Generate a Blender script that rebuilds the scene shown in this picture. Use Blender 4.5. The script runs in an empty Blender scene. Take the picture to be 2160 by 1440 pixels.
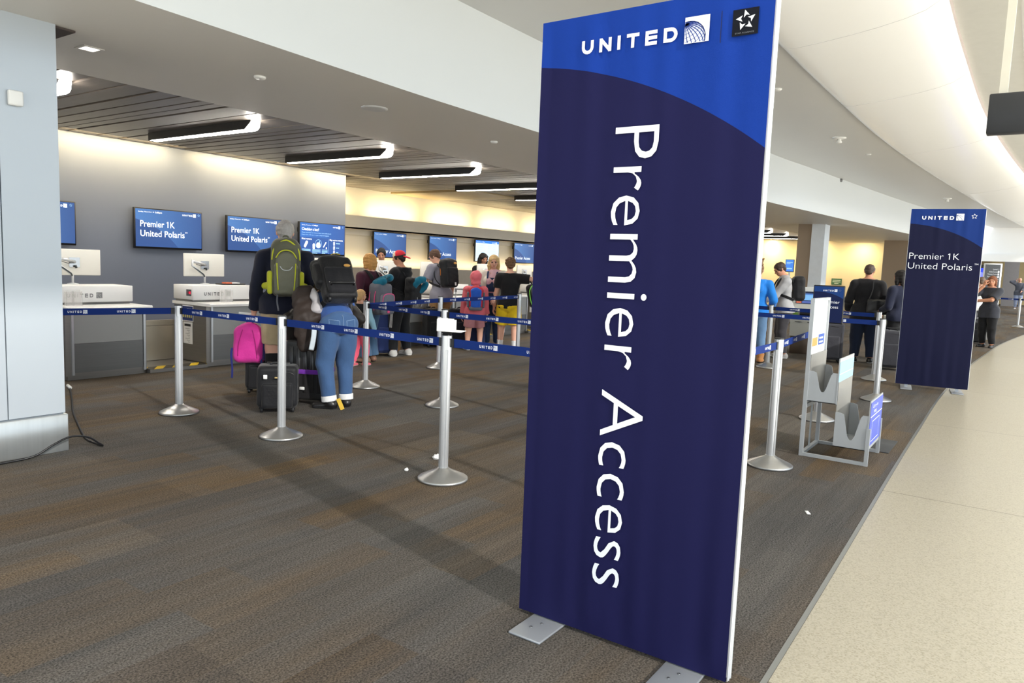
import bpy, bmesh, math, random
import numpy as np
from mathutils import Vector, Matrix

scene = bpy.context.scene
COL = scene.collection
PI = math.pi

# ------------------------------------------------------------------ camera, world, lights, exposure
CAM_POS = Vector((0.0, 0.0, 1.4845))
F_PX, PITCH, ROLL, YAW = 1546.25, 0.105664, 0.0389634, 0.604187
fw = Vector((math.cos(YAW) * math.cos(PITCH), math.sin(YAW) * math.cos(PITCH), -math.sin(PITCH)))
r0 = Vector((math.sin(YAW), -math.cos(YAW), 0.0))
u0 = r0.cross(fw)
cr = math.cos(ROLL) * r0 + math.sin(ROLL) * u0
cu = -math.sin(ROLL) * r0 + math.cos(ROLL) * u0
cam_data = bpy.data.cameras.new('camera')
cam_data.sensor_width = 36.0
cam_data.lens = F_PX / 2160.0 * 36.0
cam_data.clip_end = 300
cam_data.clip_start = 0.05
cam = bpy.data.objects.new('camera', cam_data)
COL.objects.link(cam)
cam.matrix_world = Matrix(((cr.x, cu.x, -fw.x, CAM_POS.x), (cr.y, cu.y, -fw.y, CAM_POS.y),
                           (cr.z, cu.z, -fw.z, CAM_POS.z), (0, 0, 0, 1)))
scene.camera = cam

world = bpy.data.worlds.new('World')
scene.world = world
world.use_nodes = True
bg = world.node_tree.nodes['Background']
bg.inputs[0].default_value = (0.83, 0.93, 1.0, 1)
bg.inputs[1].default_value = 1.55

def area_light(name, loc, target, sx, sy, power, color):
    d = bpy.data.lights.new(name, 'AREA')
    d.shape = 'RECTANGLE'
    d.size = sx
    d.size_y = sy
    d.energy = power
    d.color = color
    o = bpy.data.objects.new(name, d)
    COL.objects.link(o)
    o.location = loc
    dirv = Vector(target) - Vector(loc)
    z = -dirv.normalized()
    x = Vector((1, 0, 0))
    if abs(z.x) > 0.9:
        x = Vector((0, 1, 0))
    y = z.cross(x).normalized()
    x = y.cross(z).normalized()
    o.matrix_world = Matrix(((x.x, y.x, z.x, loc[0]), (x.y, y.y, z.y, loc[1]), (x.z, y.z, z.z, loc[2]), (0, 0, 0, 1)))
    return o

WARM = (1.0, 0.80, 0.45)
for i in range(6):      # wall washers in the slot where the slat ceiling meets the back wall
    area_light('wall_washer', (-0.9 + i * 2.2, 10.80, 3.06), (-0.9 + i * 2.2, 11.15, 2.60), 1.8, 0.06, 30, WARM)
for i in range(9):     # cove lamps lying on the ledge of the recessed wall
    area_light('cove_lamp', (11.0 + i * 2.2, 12.52, 2.47), (11.0 + i * 2.2, 12.80, 3.0), 1.7, 0.05, 20, WARM)
for i in range(9):     # glow behind the agents' back shelf
    area_light('shelf_lamp', (11.2 + i * 2.2, 12.50, 1.30), (11.2 + i * 2.2, 12.66, 1.6), 2.0, 0.03, 7, WARM)
for i in range(4):     # wall washers on the pale far walls
    area_light('far_wall_washer', (35.5, 6.0 + i * 2.0, 3.0), (36.0, 6.0 + i * 2.0, 1.6), 1.6, 0.1, 70, WARM)
# low sun that falls through the concourse glazing onto the terrazzo far away
area_light('concourse_daylight', (52.0, -2.0, 4.2), (52.0, -1.0, 0.0), 10.0, 6.0, 900, (1, 0.97, 0.92))

bounce_sun_data = bpy.data.lights.new('bounce_sun', 'SUN')
bounce_sun_data.energy = 19.0
bounce_sun_data.angle = math.radians(4)
bounce_sun_data.color = (0.97, 0.985, 1.0)
bounce_sun = bpy.data.objects.new('bounce_sun', bounce_sun_data)
COL.objects.link(bounce_sun)
bounce_sun.rotation_euler = Vector((0.10, 0.36, -0.93)).to_track_quat('-Z', 'Y').to_euler()   # added steep second sun: bounce off the unseen terrazzo brightens the ceilings
sun_data = bpy.data.lights.new('sun', 'SUN')          # low sun through the side glazing: long shadows towards the desks
sun_data.energy = 2.3
sun_data.angle = math.radians(1.6)
sun_data.color = (1.0, 0.96, 0.90)
sun = bpy.data.objects.new('sun', sun_data)
COL.objects.link(sun)
sun.rotation_euler = Vector((0.215, 0.90, -0.425)).to_track_quat('-Z', 'Y').to_euler()

scene.view_settings.view_transform = 'Standard'
scene.view_settings.look = 'None'
scene.view_settings.gamma = 1.0
scene.view_settings.use_curve_mapping = False
scene.view_settings.exposure = 0.30

# ------------------------------------------------------------------ helpers
def srgb(r, g, b):
    def f(c):
        c /= 255.0
        return c / 12.92 if c <= 0.04045 else ((c + 0.055) / 1.055) ** 2.4
    return (f(r), f(g), f(b), 1.0)

MATS = {}
def mat(key, rgb, rough=0.6, metal=0.0, bump=0.0, bscale=60.0, var=0.06, vscale=8.0, emit=0.0, spec=0.5, sheen=0.0, stretch=None, alpha=1.0):
    """Principled material with a little procedural colour variation and bump."""
    if key in MATS:
        return MATS[key]
    m = bpy.data.materials.new(key)
    m.use_nodes = True
    nt = m.node_tree
    b = nt.nodes['Principled BSDF']
    c = srgb(*rgb)
    b.inputs['Roughness'].default_value = rough
    b.inputs['Metallic'].default_value = metal
    b.inputs['Specular IOR Level'].default_value = spec
    if sheen:
        b.inputs['Sheen Weight'].default_value = sheen
    if alpha < 1:
        b.inputs['Alpha'].default_value = alpha
    tc = nt.nodes.new('ShaderNodeTexCoord')
    vec = tc.outputs['Object']
    if stretch:
        mp = nt.nodes.new('ShaderNodeMapping')
        mp.inputs['Scale'].default_value = stretch
        nt.links.new(vec, mp.inputs['Vector'])
        vec = mp.outputs['Vector']
    n = nt.nodes.new('ShaderNodeTexNoise')
    n.inputs['Scale'].default_value = vscale
    n.inputs['Detail'].default_value = 3
    nt.links.new(vec, n.inputs['Vector'])
    mx = nt.nodes.new('ShaderNodeMix')
    mx.data_type = 'RGBA'
    k0, k1 = 1 - var, 1 + var
    mx.inputs[6].default_value = (c[0] * k0, c[1] * k0, c[2] * k0, 1)
    mx.inputs[7].default_value = (min(1, c[0] * k1), min(1, c[1] * k1), min(1, c[2] * k1), 1)
    nt.links.new(n.outputs['Fac'], mx.inputs[0])
    nt.links.new(mx.outputs[2], b.inputs['Base Color'])
    if emit:
        nt.links.new(mx.outputs[2], b.inputs['Emission Color'])
        b.inputs['Emission Strength'].default_value = emit
    if bump:
        nb = nt.nodes.new('ShaderNodeTexNoise')
        nb.inputs['Scale'].default_value = bscale
        nb.inputs['Detail'].default_value = 4
        nt.links.new(vec, nb.inputs['Vector'])
        bp = nt.nodes.new('ShaderNodeBump')
        bp.inputs['Strength'].default_value = bump
        bp.inputs['Distance'].default_value = 0.01
        nt.links.new(nb.outputs['Fac'], bp.inputs['Height'])
        nt.links.new(bp.outputs['Normal'], b.inputs['Normal'])
    MATS[key] = m
    return m

def cloth(key, rgb, rough=0.85, bump=0.25, bscale=45, var=0.12, vscale=14, sheen=0.15):
    return mat(key, rgb, rough=rough, bump=bump, bscale=bscale, var=var, vscale=vscale, sheen=sheen, spec=0.25)

class MB:
    """Collects shapes; build() links them as ONE mesh object."""
    def __init__(self):
        self.v = []; self.f = []; self.mi = []; self.sm = []
    def add(self, vs, fs, mi=0, smooth=False):
        o = len(self.v)
        self.v += [tuple(p) for p in vs]
        for f in fs:
            self.f.append([i + o for i in f]); self.mi.append(mi); self.sm.append(smooth)
        return self
    def box(self, x0, x1, y0, y1, z0, z1, mi=0):
        vs = [(x0,y0,z0),(x1,y0,z0),(x1,y1,z0),(x0,y1,z0),(x0,y0,z1),(x1,y0,z1),(x1,y1,z1),(x0,y1,z1)]
        return self.add(vs, [(3,2,1,0),(4,5,6,7),(0,1,5,4),(1,2,6,5),(2,3,7,6),(3,0,4,7)], mi)
    def rbox(self, x0, x1, y0, y1, z0, z1, r=0.01, seg=2, mi=0, smooth=True):
        bm = bmesh.new()
        bmesh.ops.create_cube(bm, size=1.0)
        for v in bm.verts:
            v.co = Vector(((x0+x1)/2 + v.co.x*(x1-x0), (y0+y1)/2 + v.co.y*(y1-y0), (z0+z1)/2 + v.co.z*(z1-z0)))
        bmesh.ops.bevel(bm, geom=list(bm.edges), offset=r, segments=seg, profile=0.5, affect='EDGES')
        return self.from_bm(bm, mi, smooth)
    def from_bm(self, bm, mi=0, smooth=False):
        bm.verts.ensure_lookup_table(); bm.verts.index_update()
        self.add([v.co[:] for v in bm.verts], [[v.index for v in f.verts] for f in bm.faces], mi, smooth)
        bm.free()
        return self
    def prism(self, poly, axis, a, b, mi=0, smooth=False):
        """poly: 2D points; axis 'x': (y,z), 'y': (x,z), 'z': (x,y); extruded from a to b."""
        def P(p, t):
            return {'x': (t, p[0], p[1]), 'y': (p[0], t, p[1]), 'z': (p[0], p[1], t)}[axis]
        n = len(poly)
        vs = [P(p, a) for p in poly] + [P(p, b) for p in poly]
        fs = [list(range(n))[::-1], list(range(n, 2*n))] + [(i, (i+1) % n, n+(i+1) % n, n+i) for i in range(n)]
        return self.add(vs, fs, mi, smooth)
    def lathe(self, prof, seg=24, c=(0,0,0), mi=0, cap=True, smooth=True):
        vs = []; fs = []
        for r, z in prof:
            for i in range(seg):
                a = 2*PI*i/seg
                vs.append((c[0]+r*math.cos(a), c[1]+r*math.sin(a), c[2]+z))
        for j in range(len(prof)-1):
            for i in range(seg):
                k = (i+1) % seg
                fs.append((j*seg+i, j*seg+k, (j+1)*seg+k, (j+1)*seg+i))
        if cap:
            fs.append(list(range(seg))[::-1]); fs.append([(len(prof)-1)*seg+i for i in range(seg)])
        return self.add(vs, fs, mi, smooth)
    def tube(self, pts, r, seg=8, mi=0, flat=None, up=None, closed=False, smooth=True):
        """sweep of a circle (or an ellipse: flat = (width, thickness) with the width across `up`-ish)."""
        P = [Vector(p) for p in pts]; n = len(P); vs = []; fs = []
        rr = r if isinstance(r, (list, tuple)) else [r]*n
        prev = None
        for i in range(n):
            t = (P[min(i+1, n-1)] - P[max(i-1, 0)])
            if closed: t = P[(i+1) % n] - P[(i-1) % n]
            if t.length < 1e-9: t = Vector((0,0,1))
            t.normalize()
            if up is not None:
                ref = Vector(up[i]) if isinstance(up, list) else Vector(up)
            else:
                ref = prev if prev is not None else (Vector((0,0,1)) if abs(t.z) < 0.9 else Vector((1,0,0)))
            b = ref - t*ref.dot(t)
            if b.length < 1e-6: b = t.orthogonal()
            b.normalize(); prev = b
            s = t.cross(b)
            for k in range(seg):
                a = 2*PI*k/seg
                if flat: d = s*(math.cos(a)*flat[0]/2) + b*(math.sin(a)*flat[1]/2)
                else: d = (s*math.cos(a) + b*math.sin(a))*rr[i]
                vs.append(P[i]+d)
        for i in range(n if closed else n-1):
            j = (i+1) % n
            for k in range(seg):
                l = (k+1) % seg
                fs.append((i*seg+k, i*seg+l, j*seg+l, j*seg+k))
        if not closed:
            fs.append(list(range(seg))[::-1]); fs.append([(n-1)*seg+k for k in range(seg)])
        return self.add(vs, fs, mi, smooth)
    def xf(self, M):
        self.v = [tuple(M @ Vector(p)) for p in self.v]; return self
    def merge(self, other, mi_off=0):
        o = len(self.v); self.v += other.v
        for f, m, s in zip(other.f, other.mi, other.sm):
            self.f.append([i+o for i in f]); self.mi.append(m+mi_off); self.sm.append(s)
        return self
    def build(self, name, mats, parent=None, loc=None):
        me = bpy.data.meshes.new(name)
        me.from_pydata(self.v, [], self.f)
        if not isinstance(mats, (list, tuple)): mats = [mats]
        for m in mats: me.materials.append(m)
        me.polygons.foreach_set('material_index', self.mi)
        me.polygons.foreach_set('use_smooth', self.sm)
        me.update()
        return link(name, me, parent, loc)

def link(name, me, parent=None, loc=None):
    o = bpy.data.objects.new(name, me)
    COL.objects.link(o)
    if parent: o.parent = parent
    if loc: o.location = loc
    return o

def thing(name, label, cat, loc=(0,0,0), rotz=0.0, group=None):
    o = bpy.data.objects.new(name, None)
    o.empty_display_size = 0.1
    COL.objects.link(o)
    o.location = loc; o.rotation_euler = (0, 0, rotz)
    return tag(o, label, cat, group)

def tag(o, label, cat, group=None):
    o['label'] = label; o['category'] = cat
    if group: o['group'] = group
    return o

def struct(o):
    o['kind'] = 'structure'; return o

def dup(root, loc, rotz, label, group=None):
    r = root.copy(); COL.objects.link(r); r.location = loc; r.rotation_euler = (0, 0, rotz)
    r['label'] = label
    if group: r['group'] = group
    for ch in list(root.children):
        c = ch.copy(); COL.objects.link(c); c.parent = r
        for g in list(ch.children):
            d = g.copy(); COL.objects.link(d); d.parent = c
    return r

# ---- lettering -----------------------------------------------------------
_TXT = {}
def text_mesh(s, bold=0.0):
    """(verts2d, faces, width, height) of a line of text in the built-in font at size 1."""
    k = (s, bold)
    if k in _TXT: return _TXT[k]
    one = s.find('1')
    cu_ = bpy.data.curves.new('lettering', 'FONT')
    cu_.body = s; cu_.size = 1.0; cu_.resolution_u = 3
    if bold: cu_.offset = bold
    ob = bpy.data.objects.new('lettering', cu_); COL.objects.link(ob)
    bpy.context.view_layer.update()
    dg = bpy.context.evaluated_depsgraph_get()
    me = bpy.data.meshes.new_from_object(ob.evaluated_get(dg))
    vs = [(v.co.x, v.co.y) for v in me.vertices]
    fs = [list(p.vertices) for p in me.polygons]
    bpy.data.objects.remove(ob); bpy.data.curves.remove(cu_); bpy.data.meshes.remove(me)
    x0 = min(v[0] for v in vs); x1 = max(v[0] for v in vs)
    vs = [(x-x0, y) for x, y in vs]
    if one >= 0 and 'K' in s:       # give the figure 1 its flag
        xr = text_mesh(s[:one]+'1', bold)[2]
        xl = xr-text_mesh('1', bold)[2]; o_ = len(vs)
        vs = vs+[(xl+.04, .70), (xl-.11, .59), (xl-.11, .51), (xl+.04, .60)]; fs = fs+[[o_+3, o_+2, o_+1, o_]]
    _TXT[k] = (vs, fs, x1-x0)
    return _TXT[k]

def put_flat(mb, vs, fs, org, ux, uy, mi=0):
    """2D shape placed on the plane org + x*ux + y*uy."""
    org, ux, uy = Vector(org), Vector(ux), Vector(uy)
    mb.add([org + ux*x + uy*y for x, y in vs], fs, mi)

def put_text(mb, s, org, ux, uy, size, width=None, bold=0.0, mi=0):
    """size = cap height (m); width = forced total width."""
    vs, fs, w = text_mesh(s, bold)
    k = size/0.70
    kx = width/w if width else k
    put_flat(mb, [(x*kx, y*k) for x, y in vs], fs, org, ux, uy, mi)
    return w*kx

def stroke2(pts, w, closed=False):
    """flat mitred stroke of a 2D polyline -> (verts, faces)"""
    P = [Vector(p) for p in pts]; n = len(P); L = []; R = []
    for i in range(n):
        a = P[i]-P[i-1] if (i > 0 or closed) else P[1]-P[0]
        b = P[(i+1) % n]-P[i] if (i < n-1 or closed) else P[-1]-P[-2]
        a = a.normalized(); b = b.normalized()
        na = Vector((-a.y, a.x)); nb = Vector((-b.y, b.x))
        m = (na+nb)
        if m.length < 1e-6: m = na
        m.normalize(); k = 1/max(0.35, m.dot(na))
        L.append(P[i]+m*(w/2*k)); R.append(P[i]-m*(w/2*k))
    vs = [tuple(p) for p in L]+[tuple(p) for p in R]
    fs = [(i, i+n, (i+1) % n+n, (i+1) % n) for i in range(n if closed else n-1)]
    return vs, fs

def _logo_letters(sw=0.25):
    """UNITED in wide heavy capitals, cap height 1, starting at x=0 -> list of (verts, faces), width"""
    out = []; x = 0.0; h = sw/2
    def arc(cx_, cy_, r, a0, a1, n=8):
        return [(cx_+r*math.cos(a0+(a1-a0)*i/n), cy_+r*math.sin(a0+(a1-a0)*i/n)) for i in range(n+1)]
    def st(pts, closed=False): out.append(stroke2([(x+p[0], p[1]) for p in pts], sw, closed))
    W = 1.02
    r = W/2-h
    st([(h, 1.0)]+[(h, 0.6)]+arc(W/2, r+h, r, PI, 2*PI)+[(W-h, 0.6), (W-h, 1.0)]); x += W+0.5          # U
    st([(h, 0), (h, 1)]); st([(W-h, 0), (W-h, 1)]); st([(h*0.9, 0.93), (W-h*0.9, 0.07)]); x += W+0.5    # N
    st([(h, 0), (h, 1)]); x += sw+0.5                                                                  # I
    st([(0, 1-h*0.9), (1.0, 1-h*0.9)]); st([(0.5, 0), (0.5, 0.9)]); x += 1.0+0.5                       # T
    st([(h, 0), (h, 1)]); [st([(h, y), (0.92, y)]) for y in (h*0.9, 0.5, 1-h*0.9)]; x += 0.92+0.5      # E
    st([(h, h), (0.45, h)]+arc(0.55, 0.5, 0.5-h, -PI/2, PI/2)+[(0.45, 1-h), (h, 1-h)], True); x += 1.05
    return out, x
LOGO_LET, LOGO_W = _logo_letters()

def _globe_lines():
    """globe grid lines inside the unit square -> polylines with width"""
    ax = Vector((-0.26, 0.80, 0.54)).normalized()
    e1 = ax.orthogonal().normalized(); e2 = ax.cross(e1)
    C0, R = (0.20, 0.18), 0.66
    lines = []
    def run(fn, w):
        cur = []
        for i in range(61):
            p = fn(i/60.0)
            q = (C0[0]+R*p.x, C0[1]+R*p.y)
            if p.z > 0.02 and 0 <= q[0] <= 1 and 0 <= q[1] <= 1: cur.append(q)
            else:
                if len(cur) > 2: lines.append((cur, w))
                cur = []
        if len(cur) > 2: lines.append((cur, w))
    for k in range(24):
        a = 2*PI*k/24
        d = e1*math.cos(a)+e2*math.sin(a)
        run(lambda t: ax*math.cos(t*PI)+d*math.sin(t*PI), 0.034)
    for k in range(1, 12):
        th = PI*k/14
        run(lambda t: ax*math.cos(th)+(e1*math.cos(2*PI*t)+e2*math.sin(2*PI*t))*math.sin(th), 0.015)
    lines.append(([(C0[0]+R*math.cos(a), C0[1]+R*math.sin(a)) for a in [math.radians(x) for x in range(-14, 108, 4)]], 0.02))
    return lines
GLOBE = _globe_lines()

def put_logo(mb, org, ux, uy, cap, letters_w, gap, sq, mi=0, globe=True, mi_line=1, lift=None, simple=False, sq_drop=0.12):
    """airline word mark + square globe mark. org = left end of the base line."""
    org, ux, uy = Vector(org), Vector(ux), Vector(uy)
    kx = letters_w/LOGO_W
    nrm = ux.cross(uy).normalized()
    for i_, (vs, fs) in enumerate(LOGO_LET):
        put_flat(mb, [(x*kx, y*cap) for x, y in vs], fs, org+nrm*(cap*.004*(i_ % 5)), ux, uy, mi)
    o2 = org+ux*(letters_w+gap)-uy*(sq*sq_drop)
    put_flat(mb, [(0,0),(sq,0),(sq,sq),(0,sq)], [(0,1,2,3)], o2, ux, uy, mi)
    if globe:
        n = lift if lift is not None else Vector((0,0,0))
        G = GLOBE if not simple else [g for g in GLOBE if g[1] > 0.02][1::3]
        for pts, w in G:
            if simple: pts = pts[::4]+[pts[-1]]; w = 0.045
            vs, fs = stroke2(pts, w)
            vs = [(min(1, max(0, x))*sq, min(1, max(0, y))*sq) for x, y in vs]
            put_flat(mb, vs, fs, o2+n, ux, uy, mi_line)

# ---- signed-distance modelling: one continuous surface out of blended shapes -------------
def surface_net(F, org, h):
    s = F < 0
    nx, ny, nz = F.shape
    cnt = np.zeros((nx-1, ny-1, nz-1), np.int8)
    acc = np.zeros((nx-1, ny-1, nz-1, 3), np.float32)
    sl = lambda a, n: slice(a, n-1+a)
    corners = [(i, j, k) for i in (0, 1) for j in (0, 1) for k in (0, 1)]
    for c in corners:
        for ax in range(3):
            if c[ax]: continue
            d = list(c); d[ax] = 1
            A = (sl(c[0], nx), sl(c[1], ny), sl(c[2], nz)); B = (sl(d[0], nx), sl(d[1], ny), sl(d[2], nz))
            m = s[A] != s[B]
            fa, fb = F[A][m], F[B][m]
            t = fa/(fa-fb)
            p = np.zeros((len(t), 3), np.float32); p[:] = c; p[:, ax] = t
            acc[m] += p; cnt[m] += 1
    act = cnt > 0
    idx = np.full(act.shape, -1, np.int64); ids = np.argwhere(act); idx[act] = np.arange(len(ids))
    V = (ids+acc[act]/cnt[act][:, None])*h+np.array(org)
    quads = []
    for ax in range(3):
        A = [slice(None)]*3; B = [slice(None)]*3
        A[ax] = slice(0, -1); B[ax] = slice(1, None)
        ch = s[tuple(A)] != s[tuple(B)]
        inside = s[tuple(A)]
        u, v = (ax+1) % 3, (ax+2) % 3
        I = np.argwhere(ch)
        ok = (I[:, u] > 0) & (I[:, v] > 0) & (I[:, u] < F.shape[u]-1) & (I[:, v] < F.shape[v]-1)
        I = I[ok]
        if not len(I): continue
        ins = inside[tuple(I.T)]
        def cell(du, dv):
            J = I.copy(); J[:, u] += du; J[:, v] += dv
            return idx[tuple(J.T)]
        q = np.stack([cell(-1, -1), cell(0, -1), cell(0, 0), cell(-1, 0)], 1)
        q[~ins] = q[~ins][:, ::-1]
        quads.append(q)
    return V, np.concatenate(quads)

class SDF:
    def __init__(self, h=0.008):
        self.h = h; self.items = []
    def cone(self, a, b, ra, rb, k=0.02, flat=None, cut=(False, False), sub=False):
        self.items.append(('c', np.array(a, float), np.array(b, float), ra, rb, k, flat, cut, sub)); return self
    def ell(self, c, r, k=0.02, R=None, sub=False):
        self.items.append(('e', np.array(c, float), np.array(r, float), R, k, sub)); return self
    def rbox(self, c, hs, rad, k=0.01, R=None, taper=0.0, sub=False):
        self.items.append(('b', np.array(c, float), np.array(hs, float), rad, R, k, taper, sub)); return self
    def plane(self, p, n):      # keep the side the normal points away from
        self.items.append(('p', np.array(p, float), np.array(n, float)/np.linalg.norm(n))); return self
    def bounds(self):
        lo = np.full(3, 1e9); hi = -lo
        for it in self.items:
            if it[0] == 'c' and not it[8]:
                m = max(it[3], it[4])
                lo = np.minimum(lo, np.minimum(it[1], it[2])-m); hi = np.maximum(hi, np.maximum(it[1], it[2])+m)
            elif it[0] == 'e' and not it[5]:
                m = it[2].max() if it[3] is not None else it[2]
                lo = np.minimum(lo, it[1]-m); hi = np.maximum(hi, it[1]+m)
            elif it[0] == 'b' and not it[7]:
                m = np.linalg.norm(it[2]) if it[4] is not None else it[2]
                lo = np.minimum(lo, it[1]-m); hi = np.maximum(hi, it[1]+m)
        return lo, hi
    def mesh(self, wrinkle=0.0, wfreq=14.0, seed=0):
        h = self.h
        lo, hi = self.bounds()
        lo = lo-3*h-wrinkle*2; hi = hi+3*h+wrinkle*2
        n = np.ceil((hi-lo)/h).astype(int)+1
        X = [lo[i]+h*np.arange(n[i]) for i in range(3)]
        D = np.full(n, 0.3, np.float32)
        for it in self.items:
            if it[0] == 'p':
                g = ((X[0][:, None, None]-it[1][0])*it[2][0]+(X[1][None, :, None]-it[1][1])*it[2][1]+(X[2][None, None, :]-it[1][2])*it[2][2])
                D = np.maximum(D, g.astype(np.float32)); continue
            if it[0] == 'c':
                _, a, b, ra, rb, k, flat, cut, sub = it
                m = max(ra, rb)+k+3*h
                l2, h2 = np.minimum(a, b)-m, np.maximum(a, b)+m
            elif it[0] == 'e':
                _, c, r, R, k, sub = it
                m = (r.max() if R is not None else r)+k+3*h
                l2, h2 = c-m, c+m
            else:
                _, c, hs, rad, R, k, taper, sub = it
                m = (np.linalg.norm(hs) if R is not None else hs)+k+3*h
                l2, h2 = c-m, c+m
            i0 = np.clip(np.floor((l2-lo)/h).astype(int), 0, n); i1 = np.clip(np.ceil((h2-lo)/h).astype(int)+1, 0, n)
            if (i1 <= i0).any(): continue
            S = tuple(slice(i0[j], i1[j]) for j in range(3))
            px, py, pz = np.meshgrid(X[0][S[0]], X[1][S[1]], X[2][S[2]], indexing='ij')
            P = np.stack([px, py, pz], -1)
            if it[0] == 'c':
                ax = b-a; L2 = ax@ax+1e-12
                Q = P-a
                t = np.clip((Q@ax)/L2, 0, 1)
                W = Q-t[..., None]*ax
                if flat is not None:
                    fd, fs = flat
                    fd = np.array(fd, float); fd = fd/np.linalg.norm(fd)
                    W = W+(W@fd)[..., None]*fd*(fs-1)
                    d = np.linalg.norm(W, axis=-1)-(ra+(rb-ra)*t)
                    d = d/max(1.0, fs*0.75)
                else:
                    d = np.linalg.norm(W, axis=-1)-(ra+(rb-ra)*t)
                u = ax/math.sqrt(L2)
                if cut[0]: d = np.maximum(d, -(Q@u))
                if cut[1]: d = np.maximum(d, (P-b)@u)
            elif it[0] == 'e':
                Q = P-c
                if R is not None: Q = Q@np.array(R)
                q = np.linalg.norm(Q/r, axis=-1); q2 = np.linalg.norm(Q/(r*r), axis=-1)+1e-9
                d = q*(q-1)/q2
                d = np.where(q < 0.2, -r.min()*0.8, d)
            else:
                Q = P-c
                if R is not None: Q = Q@np.array(R)
                hh = np.array(hs)-rad
                if taper:
                    tz = 1-taper*(Q[..., 2]/hs[2]*0.5+0.5)
                    Q = np.stack([Q[..., 0]/tz, Q[..., 1]/tz, Q[..., 2]], -1)
                q = np.abs(Q)-hh
                d = np.linalg.norm(np.maximum(q, 0), axis=-1)+np.minimum(q.max(-1), 0)-rad
            d = d.astype(np.float32)
            E = D[S]
            if sub:
                D[S] = np.maximum(E, -d)
            elif k > 0:
                t = np.clip(0.5+0.5*(E-d)/k, 0, 1)
                D[S] = E*(1-t)+d*t-k*t*(1-t)
            else:
                D[S] = np.minimum(E, d)
        if wrinkle:
            rs = np.random.RandomState(seed)
            W = 0
            for i in range(5):
                f = rs.normal(size=3)*wfreq*(0.6+0.35*i); f[2] *= 1.4
                W = W+np.sin(X[0][:, None, None]*f[0]+X[1][None, :, None]*f[1]+X[2][None, None, :]*f[2]+rs.rand()*6)*(0.9**i)
            D = D+(W*wrinkle*0.45).astype(np.float32)
        return surface_net(D, lo, h)
    def build(self, name, mats, parent=None, wrinkle=0.0, wfreq=14.0, seed=0, paint=None, relax=1):
        V, Q = self.mesh(wrinkle, wfreq, seed)
        if relax:          # soften the stair steps of the grid
            for _ in range(relax):
                S = np.zeros_like(V); N = np.zeros(len(V))
                for a, b in ((0, 1), (1, 2), (2, 3), (3, 0)):
                    np.add.at(S, Q[:, a], V[Q[:, b]]); np.add.at(S, Q[:, b], V[Q[:, a]])
                    np.add.at(N, Q[:, a], 1); np.add.at(N, Q[:, b], 1)
                V = V*0.5+0.5*S/N[:, None]
        me = bpy.data.meshes.new(name)
        me.vertices.add(len(V)); me.vertices.foreach_set('co', V.astype(np.float32).ravel())
        me.loops.add(len(Q)*4); me.loops.foreach_set('vertex_index', Q.ravel().astype(np.int32))
        me.polygons.add(len(Q)); me.polygons.foreach_set('loop_start', np.arange(0, len(Q)*4, 4, dtype=np.int32))
        me.polygons.foreach_set('use_smooth', np.ones(len(Q), bool))
        if not isinstance(mats, (list, tuple)): mats = [mats]
        for m in mats: me.materials.append(m)
        if paint is not None:
            me.polygons.foreach_set('material_index', paint(V[Q].mean(1)).astype(np.int32))
        me.update(calc_edges=True)
        return link(name, me, parent)

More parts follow.
